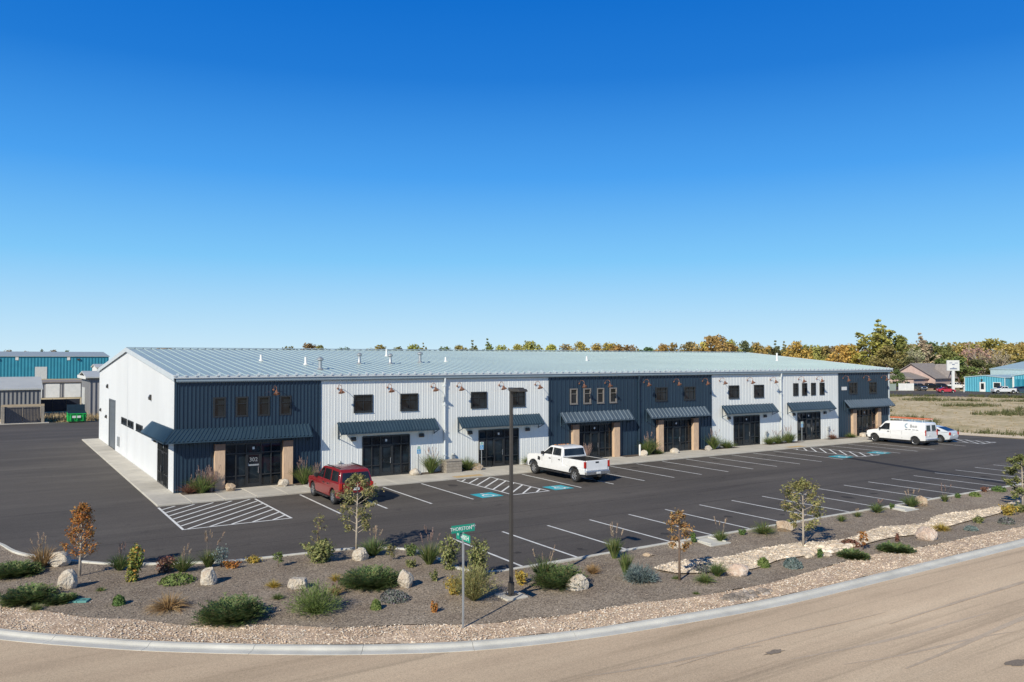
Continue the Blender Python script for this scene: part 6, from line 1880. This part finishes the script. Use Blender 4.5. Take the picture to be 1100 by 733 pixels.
# second building behind the far end of the roof
shed('rear_building', 'pale metal roof showing behind the far end of the long roof', 74, 105.5, 62, 95, 7.6, 9.0, M['gray_siding'], M['roof_pale'], 'x', .3)

# turquoise workshop at the right
t = shed('small_workshop', 'turquoise workshop front with a white door and window at the right', 202.3, 222, 50.6, 60.6, 3.5, 4.0, M['aqua'], M['aqua_roof'], 'x', .15)
def wbox(par, nm, mt, a0, a1, z0, z1, dd=.07): MB().box(-dd, -.005, a0, a1, z0, z1).build(nm, mt, par)
wbox(t, 'door', M['white_wall'], 4.75, 6.2, 0, 2.45); wbox(t, 'door_glass', M['glass'], 5.1, 5.85, .6, 2.1, .1)
wbox(t, 'window', M['white_wall'], 1.0, 2.9, 1.0, 2.45); wbox(t, 'pane', M['glass'], 1.2, 2.7, 1.15, 2.3, .1)
for a in (0, 9.85): wbox(t, 'corner_trim', M['white_wall'], a, a + .15, 0, 3.5)
MB().box(-.5, -.02, 5.4, 5.7, 2.7, 3.2).build('wall_lamp', M['bronze'], t)
t = shed('workshop', 'larger turquoise hall with pale roof and garage doors at the right edge', 204.8, 240, 30, 50.2, 4.0, 5.6, M['aqua'], M['aqua_roof'], 'x', .2)
for a in (19.9, 13.6, 7.4): wbox(t, 'pillar', M['white_wall'], a - .2, a + .2, 0, 3.9)
for a in (17, 10.5): wbox(t, 'overhead_door', M['teal'], a - 2.5, a + 2.5, 0, 3.3)
shed('workshop', 'pale turquoise hall rising behind the small turquoise workshop', 224, 262, 40, 65, 5.4, 7.4, M['aqua_roof'], M['aqua_roof'], 'y', .2)
# sign on a post
t = thing('roadside_sign', 'white rectangular sign on a white post left of the turquoise workshop', 'sign', (195.8, 60, 0), R(-33))
MB().box(-.32, .32, -.2, .2, 0, 5.4).build('post', M['white_wall'], t)
pn = MB().box(-1.55, 1.55, -.25, .25, 5.3, 7.95).build('sign_panel', M['white_wall'], t, bevel=.05)
mb = MB()
mb.prism([(-.9, 5.65), (.9, 5.65), (.9, 5.95), (.3, 6.02), (0, 6.2), (-.3, 6.02), (-.9, 5.95)], lambda p: (p[0], -.26, p[1]), lambda p: (p[0], -.253, p[1]))
mb.box(-1.0, -.3, -.26, -.253, 7.2, 7.4); mb.box(.3, 1.1, -.26, -.253, 7.15, 7.35); mb.box(-.35, .35, -.26, -.253, 6.75, 7.05)
M['sign_ink'] = pm('sign_ink', (.22, .25, .33), .6, 0, .1)
mb.build('sign_emblem', M['sign_ink'], pn)
# pinkish house
t = shed('house', 'pinkish house with a brown shingle roof behind the parked cars', 207, 217, 71, 84, 3.2, 6.9, M['pink_wall'], M['roof_brown'], 'x', .6)
mb = MB(); mb.prism([(0, 3.2), (4.0, 3.2), (2.0, 6.6)], lambda p: (p[0] + 5.6, -.3, p[1]), lambda p: (p[0] + 5.6, 4, p[1])); mb.build('gable', M['pink_wall'], t)
mb = MB(); mb.prism([(-.4, 2.95), (2.0, 6.65), (4.4, 2.95), (4.4, 3.2), (2.0, 6.9), (-.4, 3.2)], lambda p: (p[0] + 5.6, -.7, p[1]), lambda p: (p[0] + 5.6, 4, p[1])); mb.build('roof', M['roof_brown'], t)
MB().box(-7, 0, 2, 12, 0, 2.9).build('wall', M['pink_wall'], t)
mb = MB(); mb.prism([(1.5, 2.9), (12.5, 2.9), (7, 4.6)], lambda p: (-7.4, *p), lambda p: (-.02, *p)); mb.build('roof', M['roof_brown'], t)
for x in (7.05,): MB().box(x, x + 1.1, -.36, -.31, 3.9, 5.2).build('window', M['glass'], t)
for y in (3, 6.5): MB().box(-.06 - 7, -7.005, y, y + 1.4, .9, 2.1).build('window', M['glass'], t)
t = thing('fence', 'white board fence left of the dark grey SUV', 'fence', (190.1, 71.2, 0), R(-33))
mb = MB()
for k in range(18): mb.box(k * .22, k * .22 + .205, 0, .04, .05, 1.9)
mb.build('boards', M['white_wall'], t)
for k in range(3): MB().box(k * 1.95, k * 1.95 + .1, -.08, -.003, 0, 2.0).build('post', M['white_wall'], t)
t = thing('fence', 'grey-green panel fence just right of the long building', 'fence', (184.6, 74.5, 0), R(-33))
MB().box(0, 5.6, 0, .06, 0, 1.8).build('panel', pm('fence_green', (.24, .29, .26), .8, 0, .1), t)
for k in range(4): MB().box(k * 1.85, k * 1.85 + .1, -.1, -.003, 0, 1.9).build('post', M['galv'], t)
mp = thing('marker_post', 'small white marker post on the roadside in front of the turquoise workshop', 'post', (195.3, 57.0, 0))
MB().box(-.09, .09, -.09, .09, 0, 1.3).build('post', M['white_wall'], mp)

# ------------------------------------------------------------------ trees on the horizon
M['crown'] = leafmat('crown', [(.45, .45, .42), (.75, .75, .72), (1, 1, 1), (.6, .62, .6), (1.25, 1.2, 1.1), (.85, .8, .75)], .2, .7, tint=True)
CM = {}


def crown_mesh(kind, seed):
    if (kind, seed) in CM: return CM[(kind, seed)]
    rr = random.Random(seed * 13 + len(kind))
    lv = MB(); tr = MB()
    def clump(c, r, n, s):
        for k in range(n):
            d = Vector((rr.gauss(0, 1), rr.gauss(0, 1), rr.gauss(0, 1))).normalized() * r * rr.random() ** .45
            d.z *= .8
            leafq(lv, c + d, d, s * rr.uniform(.6, 1.3), rr, .8)
    if kind == 'round':
        for k in range(34):
            a = rr.uniform(0, TAU); z = rr.random(); w = .40 * math.sqrt(max(.05, 1 - (2 * z - .85) ** 2 * .8))
            d = math.sqrt(rr.random()) * w
            clump(Vector((math.cos(a) * d, math.sin(a) * d, .14 + .76 * z)), rr.uniform(.085, .16), 72, .026)
    elif kind == 'tall':
        for k in range(15):                                          # upswept leafy boughs with gaps between
            a = rr.uniform(0, TAU); z0 = .08 + .62 * (k / 15) ** .9; L_ = (.40 - .26 * z0) * rr.uniform(.8, 1.25)
            d = Vector((math.cos(a) * rr.uniform(.35, .75), math.sin(a) * rr.uniform(.35, .75), 1)).normalized()
            b0 = Vector((rr.gauss(0, .015), rr.gauss(0, .015), z0))
            tr.tube([b0, b0 + d * L_ * .9], [.008, .002], 5, False)
            for q in range(6):
                t = (q + .7) / 6
                clump(b0 + d * L_ * t + Vector((rr.gauss(0, .02), rr.gauss(0, .02), 0)), (.075 - .045 * t) * rr.uniform(.8, 1.25), 30, .017)
        for q in range(7): clump(Vector((rr.gauss(0, .012), rr.gauss(0, .012), .55 + .068 * q)), .06 - .006 * q, 30, .016)
    elif kind == 'conifer':
        for k in range(34):
            z = k / 33; w = .22 * (1 - z) + .015
            for q in range(4):
                a = rr.uniform(0, TAU); d = w * rr.uniform(.4, 1)
                clump(Vector((math.cos(a) * d, math.sin(a) * d, .06 + .92 * z - .05 * d)), .05, 22, .02)
    else:                                                            # bare: pale limbs, few leaves
        def limb(p, d, L_, r, lev):
            q = p + d * L_
            tr.tube([p, p.lerp(q, .5) + Vector((rr.gauss(0, .01), rr.gauss(0, .01), 0)), q], [r, r * .8, r * .55], 5, False)
            if lev:
                for k in range(4 if lev > 1 else 3):
                    limb(p.lerp(q, rr.uniform(.5, 1)), (d + Vector((rr.gauss(0, .42), rr.gauss(0, .42), rr.uniform(-.05, .35)))).normalized(), L_ * rr.uniform(.5, .75), r * .55, lev - 1)
            else: clump(q, .05, 7, .016)
        for k in range(3): limb(Vector((0, 0, .0)), Vector((rr.gauss(0, .16), rr.gauss(0, .16), 1)).normalized(), .42, .02, 3)
    if kind != 'bare':
        tr.tube([(0, 0, -.02), (0.01, 0, .3), (0, .01, .62)], [.022, .017, .006], 7)
        for k in range(6):
            a = rr.uniform(0, TAU); z = rr.uniform(.2, .5)
            tr.tube([(0, 0, z), (math.cos(a) * .16, math.sin(a) * .16, z + .18)], [.009, .003], 5, False)
    a = lv.build('crown', M['crown']); b = tr.build('trunk', M['bark_pale' if kind == 'bare' else 'bark'], smooth=0)
    CM[(kind, seed)] = (a.data, b.data)
    bpy.data.objects.remove(a); bpy.data.objects.remove(b)
    return CM[(kind, seed)]


def tree(name, label, group, x, y, h, wide, col, kind, seed, rot):
    t = thing(name, label, 'tree', (x, y, 0), rot, group)
    t.scale = (h * wide, h * wide, h)
    for nm, me in zip(('crown', 'trunk'), crown_mesh(kind, seed)):
        o = bpy.data.objects.new(nm, me); COL.objects.link(o); o.parent = t; o.color = (*col, 1)
    return t


COLS = {'green': (.30, .32, .11), 'dark green': (.18, .22, .085), 'yellow-green': (.50, .46, .12), 'golden': (.64, .53, .15), 'orange': (.50, .40, .125),
        'rust': (.40, .31, .12), 'brownish': (.40, .29, .14), 'pinkish-tan': (.62, .47, .33)}
TREES = [(83.4, 245.3, 13.5, 0.88, 'dark green', 'round', 'dark green round-crowned tree behind the roof above the first dark bay', 'trees behind the long roof'),
 (89.2, 241.5, 14.7, 1.11, 'brownish', 'round', 'brownish round-crowned tree behind the roof above the first dark bay', 'trees behind the long roof'),
 (93.0, 239.1, 13.7, 0.76, 'green', 'round', 'green round-crowned tree behind the roof above the second bay, left of the two', 'trees behind the long roof'),
 (104.5, 243.6, 13.5, 0.91, 'dark green', 'round', 'dark green round-crowned tree behind the roof above the second bay', 'trees behind the long roof'),
 (111.9, 226.9, 14.0, 1.27, 'rust', 'round', 'rust round-crowned tree behind the roof above the second bay', 'trees behind the long roof'),
 (121.9, 232.4, 13.5, 0.91, 'green', 'round', 'green round-crowned tree behind the roof above the second bay, right of the two', 'trees behind the long roof'),
 (122.3, 220.2, 14.0, 1.06, 'orange', 'round', 'orange round-crowned tree behind the roof above the second bay', 'trees behind the long roof'),
 (125.5, 218.2, 14.7, 0.84, 'green', 'tall', 'green tall narrow tree behind the roof above the second bay', 'trees behind the long roof'),
 (136.9, 222.7, 13.5, 1.03, 'dark green', 'round', 'dark green round-crowned tree behind the roof above the third bay', 'trees behind the long roof'),
 (136.3, 211.2, 14.0, 0.85, 'orange', 'round', 'orange round-crowned tree behind the roof above the third bay, left of the two', 'trees behind the long roof'),
 (140.9, 208.2, 15.7, 1.09, 'green', 'tall', 'green tall narrow tree behind the roof above the third bay, left of the two', 'trees behind the long roof'),
 (145.6, 205.2, 16.4, 1.05, 'green', 'tall', 'green tall narrow tree behind the roof above the third bay, right of the two', 'trees behind the long roof'),
 (149.7, 202.6, 14.0, 0.85, 'yellow-green', 'round', 'yellow-green round-crowned tree behind the roof above the third bay', 'trees behind the long roof'),
 (155.2, 199.1, 14.3, 0.93, 'golden', 'round', 'golden round-crowned tree behind the roof above the third bay', 'trees behind the long roof'),
 (159.0, 196.6, 15.2, 1.17, 'orange', 'round', 'orange round-crowned tree behind the roof above the third bay, right of the two', 'trees behind the long roof'),
 (165.3, 192.5, 14.5, 0.92, 'golden', 'round', 'golden round-crowned tree behind the roof above the fourth bay', 'trees behind the long roof'),
 (170.0, 189.5, 14.3, 1.04, 'brownish', 'round', 'brownish round-crowned tree behind the roof above the fourth bay, left of the two', 'trees behind the long roof'),
 (174.6, 186.5, 15.2, 0.98, 'yellow-green', 'round', 'yellow-green round-crowned tree behind the roof above the fourth bay', 'trees behind the long roof'),
 (179.3, 183.5, 14.3, 0.93, 'orange', 'round', 'orange round-crowned tree behind the roof above the fourth bay, left of the two', 'trees behind the long roof'),
 (183.9, 180.5, 15.2, 0.98, 'orange', 'round', 'orange round-crowned tree behind the roof above the fourth bay, right of the two', 'trees behind the long roof'),
 (189.8, 176.8, 14.0, 1.06, 'brownish', 'round', 'brownish round-crowned tree behind the roof above the fourth bay, right of the two', 'trees behind the long roof'),
 (173.2, 163.6, 13.6, 1.02, 'rust', 'round', 'rust round-crowned tree behind the roof above the fourth bay', 'trees behind the long roof'),
 (209.5, 187.8, 13.3, 1.07, 'dark green', 'round', 'dark green round-crowned tree behind the roof above the fifth bay', 'trees behind the long roof'),
 (193.2, 162.7, 14.5, 0.79, 'orange', 'round', 'orange round-crowned tree behind the roof above the fifth bay', 'trees behind the long roof'),
 (196.3, 160.7, 14.6, 0.98, 'rust', 'round', 'rust round-crowned tree behind the roof above the fifth bay', 'trees behind the long roof'),
 (201.9, 157.0, 15.1, 0.95, 'green', 'round', 'green round-crowned tree behind the roof above the fifth bay', 'trees behind the long roof'),
 (201.9, 151.1, 14.7, 0.77, 'golden', 'round', 'golden round-crowned tree behind the roof above the fifth bay', 'trees behind the long roof'),
 (201.7, 145.3, 17.5, 1.19, 'orange', 'round', 'orange round-crowned tree behind the roof above the sixth bay, left of the two', 'trees behind the long roof'),
 (205.8, 142.7, 15.5, 0.98, 'yellow-green', 'round', 'yellow-green round-crowned tree behind the roof above the sixth bay', 'trees behind the long roof'),
 (214.3, 143.1, 15.2, 0.84, 'dark green', 'round', 'dark green round-crowned tree behind the roof above the sixth bay', 'trees behind the long roof'),
 (217.6, 141.0, 14.4, 0.89, 'rust', 'round', 'rust round-crowned tree behind the roof above the sixth bay', 'trees behind the long roof'),
 (225.0, 142.2, 13.8, 0.73, 'orange', 'round', 'orange round-crowned tree behind the roof above the sixth bay, right of the two', 'trees behind the long roof'),
 (223.1, 137.4, 15.2, 1.08, 'dark green', 'tall', 'dark green tall narrow tree behind the roof above the sixth bay', 'trees behind the long roof'),
 (225.4, 136.0, 15.0, 0.93, 'green', 'tall', 'green tall narrow tree behind the roof above the seventh bay', 'trees behind the long roof'),
 (225.0, 130.3, 14.7, 0.94, 'golden', 'round', 'golden round-crowned tree behind the roof above the seventh bay', 'trees behind the long roof'),
 (232.3, 131.6, 14.0, 0.7, 'green', 'round', 'green round-crowned tree behind the roof above the seventh bay', 'trees behind the long roof'),
 (230.7, 126.6, 13.6, 0.92, 'orange', 'round', 'orange round-crowned tree behind the roof above the seventh bay', 'trees behind the long roof'),
 (233.7, 124.7, 13.3, 0.94, 'rust', 'round', 'rust round-crowned tree behind the roof above the seventh bay', 'trees behind the long roof'),
 (240.8, 126.1, 13.0, 0.87, 'brownish', 'round', 'brownish round-crowned tree behind the roof above the seventh bay', 'trees behind the long roof'),
 (223.9, 109.6, 13.9, 1.12, 'golden', 'round', 'golden tree just right of the far end of the long roof', 'trees behind the house and turquoise workshops'),
 (224.1, 104.7, 14.4, 0.94, 'yellow-green', 'round', 'yellow-green tree between the roof end and the tallest tree', 'trees behind the house and turquoise workshops'),
 (220.8, 97.3, 21.1, 1.57, 'yellow-green', 'tall', 'tallest tree, loose and yellow-green, beyond the far end of the roof', 'trees behind the house and turquoise workshops'),
 (214.3, 89.6, 12.5, 1.13, 'green', 'round', 'green tree filling the space under the tallest one', 'trees behind the house and turquoise workshops'),
 (228.5, 94.8, 16.5, 1.01, 'green', 'round', 'dense green tree right of the tallest one', 'trees behind the house and turquoise workshops'),
 (228.0, 90.3, 13.3, 1.21, 'pinkish-tan', 'bare', 'bare pinkish-tan tree left of the house roof', 'trees behind the house and turquoise workshops'),
 (244.2, 96.5, 17.2, 1.32, 'pinkish-tan', 'tall', 'tan thin-leaved tree rising behind the house ridge', 'trees behind the house and turquoise workshops'),
 (254.3, 99.5, 14.3, 1.05, 'dark green', 'round', 'dark green tree behind the house ridge', 'trees behind the house and turquoise workshops'),
 (253.0, 94.4, 13.6, 1.08, 'green', 'round', 'green tree above the right end of the house', 'trees behind the house and turquoise workshops'),
 (265.9, 98.0, 13.2, 0.87, 'brownish', 'round', 'brownish tree just left above the white sign', 'trees behind the house and turquoise workshops'),
 (261.2, 92.7, 13.4, 1.05, 'golden', 'round', 'golden tree directly above the white sign', 'trees behind the house and turquoise workshops'),
 (268.9, 92.5, 13.8, 1.03, 'orange', 'round', 'orange tree between the white sign and the pale bare tree', 'trees behind the house and turquoise workshops'),
 (254.5, 82.7, 14.6, 1.05, 'pinkish-tan', 'bare', 'pale bare tree standing clear against the golden ones', 'trees behind the house and turquoise workshops'),
 (271.8, 88.2, 15.6, 1.09, 'yellow-green', 'round', 'tall yellow-green tree right of the pale bare tree', 'trees behind the house and turquoise workshops'),
 (256.4, 79.1, 12.8, 0.99, 'pinkish-tan', 'bare', 'second pale bare tree, behind the turquoise roofs', 'trees behind the house and turquoise workshops'),
 (272.3, 83.2, 13.6, 1.22, 'golden', 'round', 'big golden tree near the right edge', 'trees behind the house and turquoise workshops'),
 (282.9, 83.5, 14.1, 1.14, 'orange', 'round', 'orange-yellow tree cut by the right edge', 'trees behind the house and turquoise workshops'),
 (215.6, 84.0, 9.2, 1.34, 'dark green', 'round', 'low dark tree behind the left end of the house', 'trees behind the house and turquoise workshops'),
 (233.0, 84.7, 8.7, 1.28, 'dark green', 'round', 'low dark tree behind the right end of the house', 'trees behind the house and turquoise workshops'),
 (232.2, 78.1, 9.2, 1.54, 'green', 'round', 'low green tree behind the white sign post', 'trees behind the house and turquoise workshops'),
 (243.0, 78.2, 8.7, 1.78, 'dark green', 'round', 'low dark tree left above the small turquoise workshop', 'trees behind the house and turquoise workshops'),
 (265.8, 82.6, 8.7, 2.09, 'green', 'round', 'low green tree above the turquoise roofs', 'trees behind the house and turquoise workshops'),
 (271.6, 78.8, 8.7, 1.88, 'dark green', 'round', 'low dark tree behind the turquoise hall at the right edge', 'trees behind the house and turquoise workshops'),
 (193.9, 74.2, 5.6, 1.07, 'dark green', 'round', 'small dark bush-like tree at the left corner of the house', 'trees behind the house and turquoise workshops'),
 (-1.8, 454.8, 14.1, 0.65, 'brownish', 'round', 'brownish tree over the left end of the warehouse roof', 'trees behind the turquoise warehouse'),
 (13.2, 445.1, 14.1, 0.41, 'dark green', 'round', 'small dark tree over the middle of the warehouse roof', 'trees behind the turquoise warehouse'),
 (18.6, 441.7, 13.8, 0.83, 'brownish', 'round', 'wide brownish tree right of the small dark one over the warehouse', 'trees behind the turquoise warehouse'),
 (24.4, 437.9, 13.3, 0.6, 'dark green', 'round', 'low dark tree over the right half of the warehouse roof', 'trees behind the turquoise warehouse'),
 (6.1, 449.7, 13.3, 0.78, 'rust', 'round', 'low rust tree between the two over the warehouse roof', 'trees behind the turquoise warehouse')]
for k, (x, y, h, wide, c, kind, lab, grp) in enumerate(TREES):
    rr = random.Random(900 + k)
    cc = tuple(v * rr.uniform(.85, 1.15) for v in COLS[c])
    tree('autumn_tree' if c in ('golden', 'orange', 'rust') else 'tree', lab, grp, x, y, h, wide, cc, kind, 1 + k % 4, rr.uniform(0, TAU))

# far wood that reads as one mass behind everything
M['wood_mass'] = leafmat('wood_mass', [(.17, .19, .07), (.28, .26, .09), (.42, .31, .09), (.38, .22, .08), (.14, .16, .065), (.34, .30, .13)], .15, .8)
wm = MB(); rr = random.Random(77)
fw = Vector((math.sin(.5722), math.cos(.5722))); rt = Vector((math.cos(.5722), -math.sin(.5722)))
for k in range(640):
    s_ = rr.uniform(-95, 300)
    dp = rr.uniform(325, 350)
    c = Vector((-9.3, -51.8)) + fw * dp + rt * s_
    top = ((11.6 if s_ > -35 else 10.2) + 1.8 * noise.noise(Vector((s_ * .09, .3, 8.1))) + 1.6 * noise.noise(Vector((s_ * .3, 1.3, 8.1)))) * (1 + .25 * sstep(90, 200, s_))
    tone = rr.random()
    for q in range(40):
        z = top * (1 - .55 * rr.random() ** 1.3)
        r = 2.6 * (1.1 - .6 * z / max(4, top))
        leafq(wm, (c.x + rr.gauss(0, r), c.y + rr.gauss(0, r), z), (rr.gauss(0, 1), rr.gauss(0, 1), rr.gauss(.3, 1)), rr.uniform(.35, .8), rr, .8)
tag(wm.build('woodland', M['wood_mass']), 'distant belt of olive and gold autumn woodland on the horizon', None, None, 'stuff')

# ------------------------------------------------------------------ scrub of the vacant lot, weeds by the bins
def tufts(name, label, n, pick, hmin, hmax, mat, seed):
    rr = random.Random(seed); mb = MB()
    for k in range(n):
        x, y = pick(rr)
        h = rr.uniform(hmin, hmax)
        for q in range(14):
            a = rr.uniform(0, TAU); e = R(rr.uniform(25, 85))
            ribbon(mb, (x + rr.gauss(0, h * .5), y + rr.gauss(0, h * .5), -.06), (math.cos(a) * math.cos(e), math.sin(a) * math.cos(e), math.sin(e)), h * rr.uniform(.7, 1.2), h * .16, .15, 2, rr)
    return tag(mb.build(name, M[mat]), label, None, None, 'stuff')


def in_field(rr):
    while True:
        x, y = rr.uniform(82, 186), rr.uniform(-12, 68)
        if y < 68 - (x - 150) * .9 and y > -10 + (x - 82) * .1: break
    return x, y


def clumped(rr):
    while True:
        x, y = in_field(rr)
        if noise.noise(Vector((x * .07, y * .12, 2.2))) > .2: return x, y


lm('scrub', (.10, .115, .04), (.15, .155, .06), (.08, .10, .035), (.20, .18, .09))
lm('straw', (0.480, 0.372, 0.216), (0.408, 0.300, 0.156), (0.540, 0.444, 0.288), (0.336, 0.264, 0.132))
tufts('scrub', 'low green scrub scattered over the vacant field', 1500, clumped, .3, .8, 'scrub', 5)
tufts('dry_grass', 'short straw-coloured grass over the vacant field', 2200, in_field, .10, .26, 'straw', 6)
tufts('weeds', 'tall straw weeds between the bin store and the green dumpster', 150, lambda r: (r.uniform(-4, 8), r.uniform(68.9, 78)), .4, 1.0, 'straw', 7)
